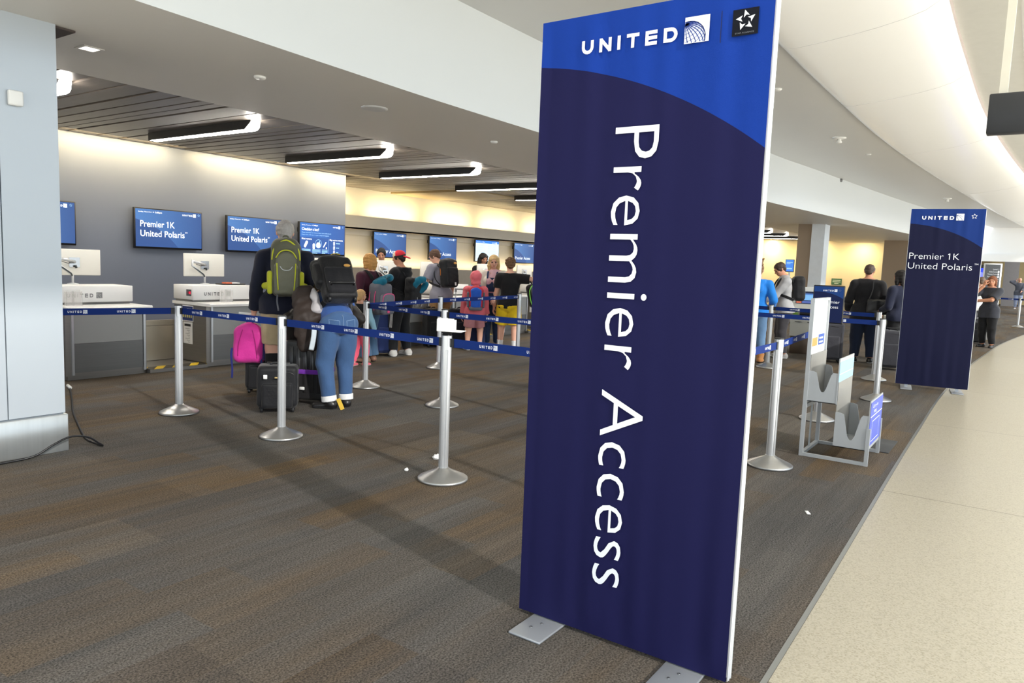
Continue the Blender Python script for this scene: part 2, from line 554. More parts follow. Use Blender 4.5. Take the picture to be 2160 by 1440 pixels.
# ------------------------------------------------------------------ the setting
M_ = {}
def carpet_material():
    m = bpy.data.materials.new('carpet'); m.use_nodes = True
    nt = m.node_tree; b = nt.nodes['Principled BSDF']; L = nt.links.new
    N = lambda t: nt.nodes.new(t)
    tc = N('ShaderNodeTexCoord')
    def noise(scale, sx, sy, detail=3, rough=0.5):
        mp = N('ShaderNodeMapping'); mp.inputs['Scale'].default_value = (sx, sy, 1)
        L(tc.outputs['Object'], mp.inputs['Vector'])
        n = N('ShaderNodeTexNoise'); n.inputs['Scale'].default_value = scale; n.inputs['Detail'].default_value = detail
        n.inputs['Roughness'].default_value = rough
        L(mp.outputs['Vector'], n.inputs['Vector']); return n.outputs['Fac']
    def ramp(fac, stops):
        r = N('ShaderNodeValToRGB'); e = r.color_ramp.elements
        e[0].position, e[0].color = stops[0]; e[1].position, e[1].color = stops[1]
        for p, c in stops[2:]:
            q = e.new(p); q.color = c
        L(fac, r.inputs['Fac']); return r.outputs['Color']
    def mix(fac, a, bb, mode='MIX', f=None):
        x = N('ShaderNodeMix'); x.data_type = 'RGBA'; x.blend_type = mode
        if f is not None: x.inputs[0].default_value = f
        else: L(fac, x.inputs[0])
        L(a, x.inputs[6]); L(bb, x.inputs[7]); return x.outputs[2]
    grey = ramp(noise(1.0, 0.5, 3.2), [(0.3, srgb(80, 78, 76)), (0.7, srgb(99, 95, 91))])
    brown = ramp(noise(1.0, 0.6, 9.0), [(0.3, srgb(88, 75, 60)), (0.7, srgb(110, 90, 64))])
    band = ramp(noise(0.9, 0.32, 1.5, 4, 0.55), [(0.44, (0, 0, 0, 1)), (0.66, (1, 1, 1, 1))])
    bk = N('ShaderNodeTexBrick'); bk.inputs['Scale'].default_value = 1.0; bk.offset = .37
    bk.inputs['Brick Width'].default_value = 1.0; bk.inputs['Row Height'].default_value = 0.25; bk.inputs['Mortar Size'].default_value = 0.0
    bk.inputs['Color1'].default_value = (0, 0, 0, 1); bk.inputs['Color2'].default_value = (1, 1, 1, 1)
    L(tc.outputs['Object'], bk.inputs['Vector'])
    band = mix(None, band, ramp(bk.outputs['Color'], [(0.35, (0, 0, 0, 1)), (0.9, (1, 1, 1, 1))]), 'MIX', 0.42)
    base = mix(band, grey, brown)
    streak = ramp(noise(1.0, 1.2, 26.0, 3), [(0.3, (0.88, 0.88, 0.88, 1)), (0.72, (1.08, 1.08, 1.08, 1))])
    base = mix(None, base, streak, 'MULTIPLY', 1.0)
    br = N('ShaderNodeTexBrick'); br.inputs['Scale'].default_value = 1.0
    br.inputs['Brick Width'].default_value = 1.0; br.inputs['Row Height'].default_value = 0.5; br.inputs['Mortar Size'].default_value = 0.0
    br.inputs['Color1'].default_value = (0.78, 0.79, 0.82, 1); br.inputs['Color2'].default_value = (1.12, 1.11, 1.08, 1)
    L(tc.outputs['Object'], br.inputs['Vector'])
    base = mix(None, base, br.outputs['Color'], 'MULTIPLY', 0.8)
    speck = noise(120.0, 1, 1, 3, 0.7)
    sp = ramp(speck, [(0.36, (0.35, 0.35, 0.36, 1)), (0.64, (1.62, 1.62, 1.62, 1))])
    base = mix(None, base, sp, 'MULTIPLY', 0.9)
    L(base, b.inputs['Base Color'])
    b.inputs['Roughness'].default_value = 0.95; b.inputs['Specular IOR Level'].default_value = 0.15
    bp = N('ShaderNodeBump'); bp.inputs['Strength'].default_value = 0.7; bp.inputs['Distance'].default_value = 0.01
    L(speck, bp.inputs['Height']); L(bp.outputs['Normal'], b.inputs['Normal'])
    return m

def terrazzo_material():
    m = bpy.data.materials.new('terrazzo'); m.use_nodes = True
    nt = m.node_tree; b = nt.nodes['Principled BSDF']; L = nt.links.new
    N = lambda t: nt.nodes.new(t)
    tc = N('ShaderNodeTexCoord')
    v = N('ShaderNodeTexVoronoi'); v.inputs['Scale'].default_value = 150
    L(tc.outputs['Object'], v.inputs['Vector'])
    r = N('ShaderNodeValToRGB'); e = r.color_ramp.elements
    e[0].position, e[0].color = 0.0, srgb(150, 142, 123); e[1].position, e[1].color = 0.25, srgb(170, 162, 144)
    q = e.new(0.75); q.color = srgb(178, 171, 154); q = e.new(1.0); q.color = srgb(155, 147, 130)
    sep = N('ShaderNodeSeparateColor'); L(v.outputs['Color'], sep.inputs[0]); L(sep.outputs[0], r.inputs['Fac'])
    n = N('ShaderNodeTexNoise'); n.inputs['Scale'].default_value = 0.8; L(tc.outputs['Object'], n.inputs['Vector'])
    br = N('ShaderNodeTexBrick'); br.offset = 0.0; br.inputs['Scale'].default_value = 1.0
    br.inputs['Brick Width'].default_value = 3.0; br.inputs['Row Height'].default_value = 3.0; br.inputs['Mortar Size'].default_value = 0.006
    br.inputs['Color1'].default_value = (1, 1, 1, 1); br.inputs['Color2'].default_value = (0.93, 0.92, 0.90, 1); br.inputs['Mortar'].default_value = (0.45, 0.43, 0.4, 1)
    mp = N('ShaderNodeMapping'); mp.inputs['Location'].default_value = (0.35, 0.4, 0)
    L(tc.outputs['Object'], mp.inputs['Vector']); L(mp.outputs['Vector'], br.inputs['Vector'])
    x = N('ShaderNodeMix'); x.data_type = 'RGBA'; x.blend_type = 'MULTIPLY'; x.inputs[0].default_value = 1.0
    L(r.outputs['Color'], x.inputs[6]); L(br.outputs['Color'], x.inputs[7]); L(x.outputs[2], b.inputs['Base Color'])
    b.inputs['Roughness'].default_value = 0.32
    return m

# carpet edge (the concourse bends away to the right)
EDGE = [(-1.5, .625), (0, .635), (2.6, .655), (4, .672), (6.4, .713), (8.2, .735), (11.1, .755), (14.9, .668), (17.8, .536),
        (21.5, .31), (26.3, -.17), (31, -.78), (37, -1.7), (45, -3.2), (62, -7.0)]
def smooth_line(pts, n=6):
    P = [Vector(p) for p in pts]; out = []
    for i in range(len(P)-1):
        p0, p1, p2, p3 = P[max(0, i-1)], P[i], P[i+1], P[min(len(P)-1, i+2)]
        for j in range(n):
            t = j/n
            out.append(0.5*((2*p1)+(p2-p0)*t+(2*p0-5*p1+4*p2-p3)*t*t+(3*p1-p0-3*p2+p3)*t**3))
    out.append(P[-1]); return out
E_ = smooth_line(EDGE)
mb = MB(); n = len(E_)
mb.add([(p.x, p.y, 0) for p in E_]+[(p.x, 13.2, 0) for p in E_], [(i, i+1, n+i+1, n+i) for i in range(n-1)])
mb.add([(p.x, p.y, -.06) for p in E_]+[(p.x, 13.2, -.06) for p in E_], [(i+1, i, n+i, n+i+1) for i in range(n-1)])
struct(mb.build('floor_carpet', carpet_material()))
mb = MB()
mb.add([(p.x, p.y-.022, -.001) for p in E_]+[(p.x, -9.0, -.001) for p in E_], [(i+1, i, n+i, n+i+1) for i in range(n-1)])
mb.add([(-14, -9, -.001), (-1.5, -9, -.001), (-1.5, 13.2, -.001), (-14, 13.2, -.001)], [(0, 1, 2, 3)])  # unseen floor behind the camera, laid pale to bounce light onto the soffit
struct(mb.build('floor_terrazzo', terrazzo_material()))
mb = MB()
for a, z in ((0.0, 0.002), (-.022, 0.002)): mb.v += [(p.x, p.y+a, z) for p in E_]
mb.f = [(i+1, i, n+i, n+i+1) for i in range(n-1)]; mb.mi = [0]*(n-1); mb.sm = [False]*(n-1)
struct(mb.build('trim_1', mat('edge_strip', (150, 152, 150), 0.4, 0.6)))

# walls
M_wall = mat('grey_wall', (112, 118, 134), 0.42, 0.0, var=0.03, vscale=2, bump=0.03, bscale=200)
M_pale = mat('pale_wall', (196, 190, 178), 0.55, var=0.03, vscale=2)
M_cream = mat('cream_wall', (226, 212, 178), 0.6, var=0.03, vscale=1.5)
struct(MB().box(-14, 10.17, 11.15, 12.9, 0, 3.2).build('wall_back', M_wall))
struct(MB().box(10.17, 36.2, 12.85, 13.1, 2.0, 3.6).box(10.17, 36.2, 12.68, 13.1, 0, 2.1).build('wall_recess', M_pale))
struct(MB().box(10.17, 33, 12.42, 12.72, 2.126, 2.16).box(10.17, 33, 12.42, 12.46, 2.126, 2.425).box(10.17, 33, 12.62, 12.70, 2.0, 2.13).build('trim_2', M_pale))
struct(MB().box(10.17, 33, 12.40, 12.68, 0.0, 1.26).build('trim_3', mat('back_shelf', (150, 142, 132), 0.5)))
struct(MB().box(36.0, 36.3, 4.2, 13.1, 0, 3.6).build('wall_far', M_cream))
struct(MB().box(30.0, 36.0, 12.3, 12.68, 0, 2.9).build('wall_far_corner', mat('tan_wall', (180, 168, 142), 0.6)))
struct(MB().box(62, 62.3, -9, 13, 0, 5).build('wall_end', mat('end_wall', (190, 172, 128), 0.6)))

# slatted ceiling over the check-in desks
random.seed(4)
mb = MB(); x = -2.5
while x < 36:
    w = random.choice((.13, .2, .2, .27, .27, .34)); g = random.choice((.018, .03, .03, .05))
    y1 = 11.05 if x < 10.17 else 12.78
    if 13.1-w < x < 14.75: y1 = 10.2
    mb.box(x, min(x+w, 36), 6.6, y1, 3.075, 3.10, 0)
    x += w+g
mb.box(-2.5, 36, 6.6, 12.85, 3.22, 3.25, 1)
struct(mb.build('ceiling_slats', [mat('dark_slat', (98, 90, 83), 0.42, 0.0, var=0.25, vscale=3, stretch=(14, .4, 1)), mat('plenum_black', (16, 15, 15), 0.9)]))
struct(MB().box(13.1, 14.75, 10.2, 12.78, 3.05, 3.10).build('ceiling_panel', mat('ceiling_panel', (170, 150, 112), 0.45)))

# grey soffit with a curved white fascia
SOFF = [(-2.5, 4.52), (-.5, 4.56), (2.5, 4.63), (4.24, 4.70), (5.5, 4.745), (7.28, 4.745), (11, 4.71), (15.77, 4.62), (18.64, 4.34), (22.27, 3.98), (27.8, 3.36), (33, 2.62), (36.3, 2.1)]
S_ = smooth_line(SOFF); n = len(S_)
M_soffit = mat('soffit_paint', (216, 213, 208), 0.5, var=0.02, vscale=1)
M_fascia = mat('fascia_paint', (218, 222, 224), 0.22, var=0.01, vscale=1, bump=0.05, bscale=1.3)
mb = MB()
mb.add([(p.x, p.y, 3.0) for p in S_]+[(p.x, 7.0, 3.0) for p in S_], [(i+1, i, n+i, n+i+1) for i in range(n-1)])
mb.add([(p.x, 7.0, 3.0) for p in S_]+[(p.x, 7.0, 3.25) for p in S_], [(i+1, i, n+i, n+i+1) for i in range(n-1)])
struct(mb.build('ceiling_soffit', M_soffit))
mb = MB()
mb.add([(p.x, p.y, 3.0) for p in S_]+[(p.x, p.y, 4.0) for p in S_], [(i, i+1, n+i+1, n+i) for i in range(n-1)], 0, True)
struct(mb.build('wall_fascia', M_fascia))

# main ceiling and the rounded white bulkhead that hangs from it
BULK = [(-2.5, 2.35), (0, 2.37), (3, 2.40), (8.4, 2.43), (11, 2.42), (14.85, 2.34), (20.15, 2.02), (29, 1.28), (39, .28), (48, -.9)]
B_ = smooth_line(BULK); n2 = len(B_)
M_white = mat('bulkhead_white', (247, 247, 247), 0.25, var=0.01, vscale=1, bump=0.06, bscale=0.9)
mb = MB()
S2 = [p for p in smooth_line(SOFF+[(48, 0.3)])]
m_ = min(len(S2), len(B_))
S3 = [S2[int(i*(len(S2)-1)/(n2-1))] for i in range(n2)]
mb.add([(p.x, p.y-.01, 4.0) for p in B_]+[(q.x, q.y+.02, 4.0) for q in S3], [(i+1, i, n2+i, n2+i+1) for i in range(n2-1)])
struct(mb.build('ceiling', mat('hall_ceiling', (204, 204, 203), 0.36, var=0.02, vscale=1)))
PROF = [(0.0, 4.02), (-.015, 3.965), (-.05, 3.93), (-.11, 3.912), (-.22, 3.908), (-.45, 3.93), (-.72, 3.965), (-.98, 4.005), (-1.22, 4.055), (-1.40, 4.11), (-1.54, 4.20), (-1.57, 4.24)]
mb = MB(); vs = []; fs = []
for dy, z in PROF: vs += [(p.x, p.y+dy, z) for p in B_]
for j in range(len(PROF)-1):
    fs += [(j*n2+i, j*n2+i+1, (j+1)*n2+i+1, (j+1)*n2+i) for i in range(n2-1)]
mb.add(vs, fs, 0, True)
struct(mb.build('ceiling_bulkhead', M_white))
for i in range(4, n2-6, 7):      # seams between the bulkhead panels
    mb = MB(); mb.tube([(B_[i].x, B_[i].y+dy, z-.001) for dy, z in PROF], .004, 5)
    struct(mb.build('trim_seam', mat('seam_grey', (200, 200, 200), .5)))
mb = MB()
mb.add([(p.x, p.y-1.57, 4.24) for p in B_]+[(p.x, p.y-1.57, 4.33) for p in B_], [(i+1, i, n2+i, n2+i+1) for i in range(n2-1)])
struct(mb.build('trim_4', mat('bulkhead_trim', (190, 176, 172), 0.5)))
mb = MB()
mb.add([(p.x, p.y-1.57, 4.33) for p in B_]+[(p.x, p.y-2.15, 4.33) for p in B_], [(i, i+1, n2+i+1, n2+i) for i in range(n2-1)])
struct(mb.build('ceiling_strip', mat('strip_grey', (186, 186, 182), 0.5)))
mb = MB()
PR2 = [(-2.15, 4.33), (-2.18, 4.30), (-2.5, 4.30), (-3.2, 4.5), (-4.2, 4.9), (-5.2, 5.1)]
vs = []; fs = []
for dy, z in PR2: vs += [(p.x, p.y+dy, z) for p in B_]
for j in range(len(PR2)-1):
    fs += [(j*n2+i, j*n2+i+1, (j+1)*n2+i+1, (j+1)*n2+i) for i in range(n2-1)]
mb.add(vs, fs, 0, True)
struct(mb.build('ceiling_outer', M_white))
# bulkhead across the far end of the concourse
struct(MB().box(41, 41.4, -9, 4.0, 2.75, 5.2).box(40.8, 41.0, -9, 4, 2.45, 2.78).build('wall_far_bulkhead', M_white))
struct(MB().box(41, 62, -9, 13, 4.3, 4.5).build('ceiling_far', M_white))

# columns
M_clad = mat('column_cladding', (184, 192, 200), 0.35, 0.25, var=0.04, vscale=1.2)
M_seam = mat('column_seam', (92, 100, 108), 0.6)
M_plinth = mat('brushed_plinth', (205, 210, 212), 0.33, 0.75, var=0.12, vscale=3, stretch=(9, 9, .3))
mb = MB()
mb.box(0.9, 2.108, 5.635, 6.5, .285, 3.0).box(2.116, 2.478, 5.635, 6.5, .285, 3.0).box(.9, 2.47, 5.645, 6.49, .27, 3.0, 1)
struct(mb.build('column_1', [M_clad, M_seam]))
struct(MB().box(2.478, 2.62, 5.66, 6.3, 2.985, 2.999).build('trim_slot_shade', mat('slot_shade_brown', (70, 60, 56), .7)))  # dark plate stands in for the shade inside the slot by the column
struct(MB().rbox(.88, 2.492, 5.62, 6.52, 0, .275, .006, 1).build('trim_5', M_plinth))
M_brown = mat('column_brown', (150, 132, 112), 0.5, var=.05, vscale=1)
struct(MB().box(23.2, 23.85, 4.95, 5.32, 0, 3.0).build('column_2', mat('pale_cladding', (222, 229, 236), .4, .1)))
struct(MB().box(23.25, 23.8, 5.32, 5.72, 0, 3.0).build('column_2_back', M_brown))
struct(MB().box(33.0, 33.8, 3.9, 4.75, 0, 3.0).build('column_3', M_brown))
struct(MB().box(57, 57.8, 0.3, 1.1, 0, 4.3).build('column_4', mat('far_column', (128, 126, 128), .5)))
struct(MB().box(60.5, 61.9, 2.0, 5.0, 0, 3.4).build('wall_far_shop', mat('far_shop', (150, 130, 92), .6)))

# ------------------------------------------------------------------ fixtures on the ceilings
M_black = mat('black_plastic', (20, 20, 23), 0.4)
M_wht = mat('white_plastic', (238, 238, 236), 0.35, var=.02)
M_alu = mat('brushed_aluminium', (205, 207, 210), 0.32, 0.85, var=.06, vscale=3, stretch=(60, 60, .6))
M_alud = mat('satin_frame', (226, 228, 230), 0.35, 0.4, var=.03)
M_chrome = mat('polished_steel', (190, 190, 190), 0.18, 0.95, var=.05); M_base = mat('brushed_base', (176, 176, 176), 0.34, 0.9, var=.05)
M_steel = mat('stainless_steel', (150, 146, 142), 0.34, 0.8, var=.12, vscale=2, stretch=(.6, .6, 40))
M_steel2 = mat('grey_laminate', (168, 168, 166), 0.35, 0.25, var=.05, vscale=1.2)
M_wtext = mat('white_lettering', (236, 240, 250), 0.6, var=.01)

lens_m = mat('lamp_lens', (255, 248, 236), 0.4, emit=42.0, var=.0)
for i, X in enumerate([3.48, 5.62, 7.9, 10.02, 12.26, 14.46, 16.7, 18.9, 21.1, 23.3, 25.5, 27.7, 29.9, 32.1]):
    which = ['half hidden by the steel-clad column', 'nearest seen whole', 'second seen whole', 'third seen whole', 'cut by the edge of the tall banner'][i] if i < 5 else \
        {7: 'seen just left of the far pillar'}.get(i)
    y0 = 7.72
    t = thing('ceiling_luminaire', ('black ceiling light with white bent lens, ' + which) if which else 'black linear ceiling light in the distant row above the self-service machines', 'ceiling light',
              (X, y0, 2.96), 0, 'linear lights in the slat ceiling' if i < 5 else 'distant linear ceiling lights')
    MB().prism([(.17, .012), (2.32, .012), (2.32, .116), (.05, .116), (.05, .09)], 'x', -.055, .055).build('housing', M_black, t)
    MB().prism([(2.28, .008), (.10, .0), (.045, .012), (.012, .04), (0, .105), (.045, .105), (.06, .085), (.165, .0115), (2.28, .0115)], 'x', -.048, .048).build('lens', lens_m, t)

t = thing('downlight', 'square recessed downlight in grey soffit beside the steel-clad column', 'light', (2.90, 6.05, 2.994))
MB().box(-.075, .075, -.08, -.06, 0, .005).box(-.075, .075, .06, .08, 0, .005).box(-.075, -.055, -.06, .06, 0, .005).box(.055, .075, -.06, .06, 0, .005).build('trim_ring', mat('trim_ring', (214, 210, 204), .4), t)
MB().box(-.055, .055, -.06, .06, .002, .005).build('lens', mat('downlight_lens', (255, 246, 232), .4, emit=2.2), t)

def disc(name, loc, r, h, label, cat, m=None, group=None):
    o = MB().lathe([(r*.8, 0), (r, h*.4), (r, h)], 20).build(name, m or M_wht, None, loc)
    return tag(o, label, cat, group)
disc('smoke_detector', (4.07, 5.55, 2.978), .05, .022, 'small white disc on grey soffit above the left stanchions', 'detector')
o = disc('ceiling_speaker', (5.45, 5.57, 2.985), .135, .015, 'large round white speaker grille in grey soffit', 'speaker', mat('speaker_grille', (206, 206, 206), .6, bump=.3, bscale=300))
disc('smoke_detector', (7.56, 5.61, 2.976), .045, .024, 'small white disc on grey soffit near the tall banner edge', 'detector')
disc('smoke_detector', (10.5, 3.0, 3.975), .055, .025, 'small white disc on hall ceiling just right of the tall banner', 'detector')
disc('smoke_detector', (16.74, 2.85, 3.985), .05, .015, 'flat white disc on hall ceiling beyond the pendant sprinkler', 'detector')
def sprinkler(loc, label):
    t = thing('sprinkler_head', label, 'sprinkler', loc)
    MB().lathe([(.07, .07), (.12, .085), (.12, .10)], 18).build('escutcheon', M_wht, t)
    MB().lathe([(.02, 0), (.05, .005), (.05, .02), (.035, .05), (.03, .09)], 14).build('nozzle', M_wht, t)
sprinkler((14.6, 3.0, 3.9), 'white ceiling pendant nearest the rounded white bulkhead')
sprinkler((26.4, 2.16, 3.9), 'white ceiling pendant above the smaller blue banner')
sprinkler((14.5, 6.1, 2.9), 'white pendant on grey soffit left of the far pillar')
t = thing('security_camera', 'small dark dome camera at top edge of white fascia', 'camera', (20.75, 4.20, 3.93))
MB().lathe([(.0, -.06), (.05, -.045), (.07, 0)], 14).build('dome', M_black, t)
MB().lathe([(.09, 0), (.10, .02), (.10, .07)], 14).build('mount', mat('camera_grey', (110, 110, 112), .5), t)
o = MB().rbox(-.045, .045, -.035, 0, -.05, .05, .012, 3).build('sensor_box', M_wht, None, (2.21, 5.632, 2.45))
tag(o, 'small white sensor box high on the steel-clad column', 'sensor')

# hanging direction sign seen from behind
t = thing('hanging_sign', 'dark grey sign box hanging from a pale rod at upper right', 'sign', (6.02, .305, 2.49))
MB().rbox(0, .12, -1.5, 0, 0, .262, .006, 1).build('panel', mat('sign_charcoal', (52, 54, 58), .5), t)
MB().box(.03, .075, -.10, -.05, .26, 1.84).build('rod', mat('rod_cream', (206, 202, 188), .45), t)

# ------------------------------------------------------------------ big fabric banners
def fabric(key, cy, cz, R, low, high):
    m = bpy.data.materials.new(key); m.use_nodes = True
    nt = m.node_tree; b = nt.nodes['Principled BSDF']; L = nt.links.new
    tc = nt.nodes.new('ShaderNodeTexCoord'); sx = nt.nodes.new('ShaderNodeSeparateXYZ'); L(tc.outputs['Object'], sx.inputs[0])
    def math_(op, a, bb):
        n = nt.nodes.new('ShaderNodeMath'); n.operation = op
        for k, v in enumerate((a, bb)):
            if isinstance(v, (int, float)): n.inputs[k].default_value = v
            else: L(v, n.inputs[k])
        return n.outputs[0]
    dy = math_('SUBTRACT', sx.outputs['Y'], cy); dz = math_('SUBTRACT', sx.outputs['Z'], cz)
    d = math_('SQRT', math_('ADD', math_('MULTIPLY', dy, dy), math_('MULTIPLY', dz, dz)), 0)
    f = math_('GREATER_THAN', d, R)
    x = nt.nodes.new('ShaderNodeMix'); x.data_type = 'RGBA'
    L(f, x.inputs[0]); x.inputs[6].default_value = low; x.inputs[7].default_value = high
    L(x.outputs[2], b.inputs['Base Color'])
    b.inputs['Roughness'].default_value = 0.7; b.inputs['Specular IOR Level'].default_value = 0.12
    w = nt.nodes.new('ShaderNodeTexNoise'); w.inputs['Scale'].default_value = 600
    L(tc.outputs['Object'], w.inputs['Vector'])
    bp = nt.nodes.new('ShaderNodeBump'); bp.inputs['Strength'].default_value = .15; bp.inputs['Distance'].default_value = .002
    L(w.outputs['Fac'], bp.inputs['Height']); L(bp.outputs['Normal'], b.inputs['Normal'])
    return m

def star_mark(mb, org, ux, uy, s, mi):
    """five arrow heads in a ring, inside a square of side s"""
    for k in range(5):
        a = math.radians(90+72*k)
        c = (0.5+0.27*math.cos(a), 0.53+0.27*math.sin(a))
        d = a+math.radians(18)
        f = (math.cos(d), math.sin(d)); g = (-f[1], f[0])
        P = lambda u, v: ((c[0]+f[0]*u+g[0]*v)*s, (c[1]+f[1]*u+g[1]*v)*s)
        put_flat(mb, [P(.17, 0), P(-.12, .13), P(-.05, 0), P(-.12, -.13)], [(0, 1, 2), (0, 2, 3)], org, ux, uy, mi)

def banner(name, label, loc, rz, W, H, z0, fab, seed):
    t = thing(name, label, 'banner', loc, rz)
    fr = MB()
    for y in (-W/2-.004, W/2-.012): fr.box(0.004, .045, y, y+.016, z0, H)
    fr.box(0.004, .045, -W/2, W/2, H-.014, H).box(0.004, .045, -W/2, W/2, z0, z0+.014)
    fr.box(.012, .016, -W/2-.0065, -W/2-.004, z0, H).box(.032, .036, -W/2-.0065, -W/2-.004, z0, H)
    fr.build('frame', M_alud, t)
    ny, nz = 90, 60; rs = random.Random(seed); vs = []; fs = []
    ph = [rs.random()*6 for _ in range(6)]
    for j in range(nz+1):
        z = z0+(H-z0)*j/nz
        for i in range(ny+1):
            y = -W/2+W*i/ny
            e = min(1, (W/2-abs(y))/.05); e2 = min(1, min(z-z0, H-z)/.06)
            lo = math.exp(-(z-z0)/.5); hi = math.exp(-(H-z)/.45)
            q = (math.sin(y*38+ph[0]+.25*z)*.0016+math.sin(y*61+ph[1])*.0010+math.sin(y*23+ph[2]+z)*.0018)*(0.22+1.3*lo+1.1*hi)
            q += .006*math.exp(-((y-W/2+.03)/.028)**2)*(.35+lo+.5*hi)
            vs.append((-.004-.008*0+q*e*e2, y, z))
    for j in range(nz):
        for i in range(ny):
            a = j*(ny+1)+i
            fs.append((a, a+ny+1, a+ny+2, a+1))
    MB().add(vs, fs, 0, True).build('fabric_panel', fab, t)
    MB().box(.038, .042, -W/2+.005, W/2-.005, z0+.005, H-.005).build('back_panel', mat('banner_back', (30, 32, 70), .7), t)
    return t

UY = (0, -1, 0); UZ = (0, 0, 1); DZ = (0, 0, -1)
fab1 = fabric('banner_fabric', 1.867-1.195, .404, 1.870, srgb(25, 25, 66), srgb(18, 54, 142))
t = banner('banner_stand', 'tall navy fabric banner in front reading Premier Access sideways', (2.522, 1.197, 0), 0, .90, 2.43, .018, fab1, 3)
O = lambda y, z: (-.0105, y-1.197, z)
lt = MB()
put_text(lt, 'Premier Access', O(1.303, 2.003), DZ, UY, .184, width=1.766, bold=-.009)
lt.build('lettering', M_wtext, t); lt = MB()
put_logo(lt, O(1.463, 2.285), UY, UZ, .050, .385, .026, .089, 0, True, 1, Vector((-.0012, 0, 0)), sq_drop=.16)
put_flat(lt, [(0, 0), (.0022, 0), (.0022, .105), (0, .105)], [(0, 1, 2, 3)], O(.923, 2.258), UY, UZ, 2)
lt.build('airline_mark', [M_wtext, mat('mark_blue', (30, 58, 140), .6), mat('line_dark', (18, 20, 48), .7)], t)
sm = MB()
put_flat(sm, [(0, 0), (.087, 0), (.087, .086), (0, .086)], [(0, 1, 2, 3)], O(.883, 2.272), UY, UZ, 0)
star_mark(sm, Vector(O(.878, 2.279))+Vector((-.001, 0, 0)), UY, UZ, .078, 1)
put_text(sm, 'STAR ALLIANCE', Vector(O(.872, 2.2785))+Vector((-.001, 0, 0)), UY, UZ, .0045, width=.063, mi=2)
sm.build('emblem', [mat('emblem_black', (22, 24, 32), .7, spec=.1), M_wtext, mat('emblem_grey', (120, 124, 132), .6)], t)
for yc, lab in ((1.502, 0), (.905, 0)):
    MB().rbox(-.185, .25, yc-1.197-.075, yc-1.197+.075, 0.001, .012, .004, 2).lathe([(.006, 0), (.006, .003)], 10, (-.05, yc-1.197, .0115), 1).lathe([(.006, 0), (.006, .003)], 10, (-.10, yc-1.197+.02, .0115), 1).build(
        'foot_plate', [mat('foot_plate_grey', (168, 172, 178), .38, .5), mat('screw', (120, 122, 126), .4, .6)], t)

fab2 = fabric('banner_fabric_small', 1.427-.905, .641, 1.593, srgb(24, 26, 54), srgb(26, 52, 118))
t = banner('banner_stand', 'blue fabric banner standing far off reading Premier 1K United Polaris', (11.345, .905, 0), .129, .855, 2.425, .05, fab2, 8)
O = lambda y, z: (-.0105, y-.905, z)
lt = MB()
put_text(lt, 'Premier 1K', O(1.31, 1.76), UY, UZ, .085, width=.585, bold=-.01)
put_text(lt, 'United Polaris', O(1.315, 1.628), UY, UZ, .085, width=.745, bold=-.01)
put_text(lt, 'TM', O(.55, 1.70), UY, UZ, .02, width=.045)
lt.build('lettering', M_wtext, t); lt = MB()
put_logo(lt, O(1.20, 2.285), UY, UZ, .048, .37, .025, .088, 0, True, 1, Vector((-.0015, 0, 0)), True, .1)
lt.build('airline_mark', [M_wtext, mat('mark_blue2', (38, 62, 120), .6)], t); lt = MB()
star_mark(lt, O(.645, 2.285), UY, UZ, .085, 0)
lt.build('emblem', M_wtext, t)
for yc in (1.20, .60):
    MB().rbox(-.2, .25, yc-.905-.07, yc-.905+.07, 0.001, .012, .004, 2).box(0.01, .04, yc-.905-.02, yc-.905+.02, .01, .055).build('foot_plate', MATS['foot_plate_grey'], t)

# ------------------------------------------------------------------ belt stanchions
M_belt = mat('belt_blue', (18, 46, 116), .75, spec=.2, bump=.15, bscale=400, var=.04)
M_post = mat('stanchion_post', (214, 216, 219), 0.30, 0.7, var=.04, vscale=3, stretch=(40, 40, .5))
def post_mesh():
    prof = []
    for i in range(48):
        a = 2*PI*i/48
        r = .0315 + .0022*(1 if math.cos(4*a) > -.55 else -1.6)
        prof.append((r*math.cos(a), r*math.sin(a)))
    return MB().prism(prof, 'z', .045, .985)
def base_mb(): return MB().lathe([(.165, 0), (.172, .004), (.172, .016), (.164, .023), (.10, .052), (.045, .078), (.037, .088)], 40)
_pm = None
def stanchion(x, y, label, group='belt stanchions', h=1.0):
    global _pm
    t = thing('belt_stanchion', label, 'stanchion', (x, y, 0), 0, group)
    if _pm is None:
        p = post_mesh().build('post', M_post, t); b = base_mb().build('base', M_base, t)
        c = MB().lathe([(.0345, .895), (.0345, .992)], 24, cap=False).lathe([(.0348, .990), (.0348, .997), (.032, 1.0), (.0, 1.001)], 24, mi=1, cap=False).build('belt_head', [M_post, M_black], t)
        _pm = (p.data, b.data, c.data)
    else:
        for n_, d in zip(('post', 'base', 'belt_head'), _pm): link(n_, d, t)
    # polished front sleeve of the head, as on the real posts
    return t
CR = Vector((cr.x, cr.y, 0)).normalized()
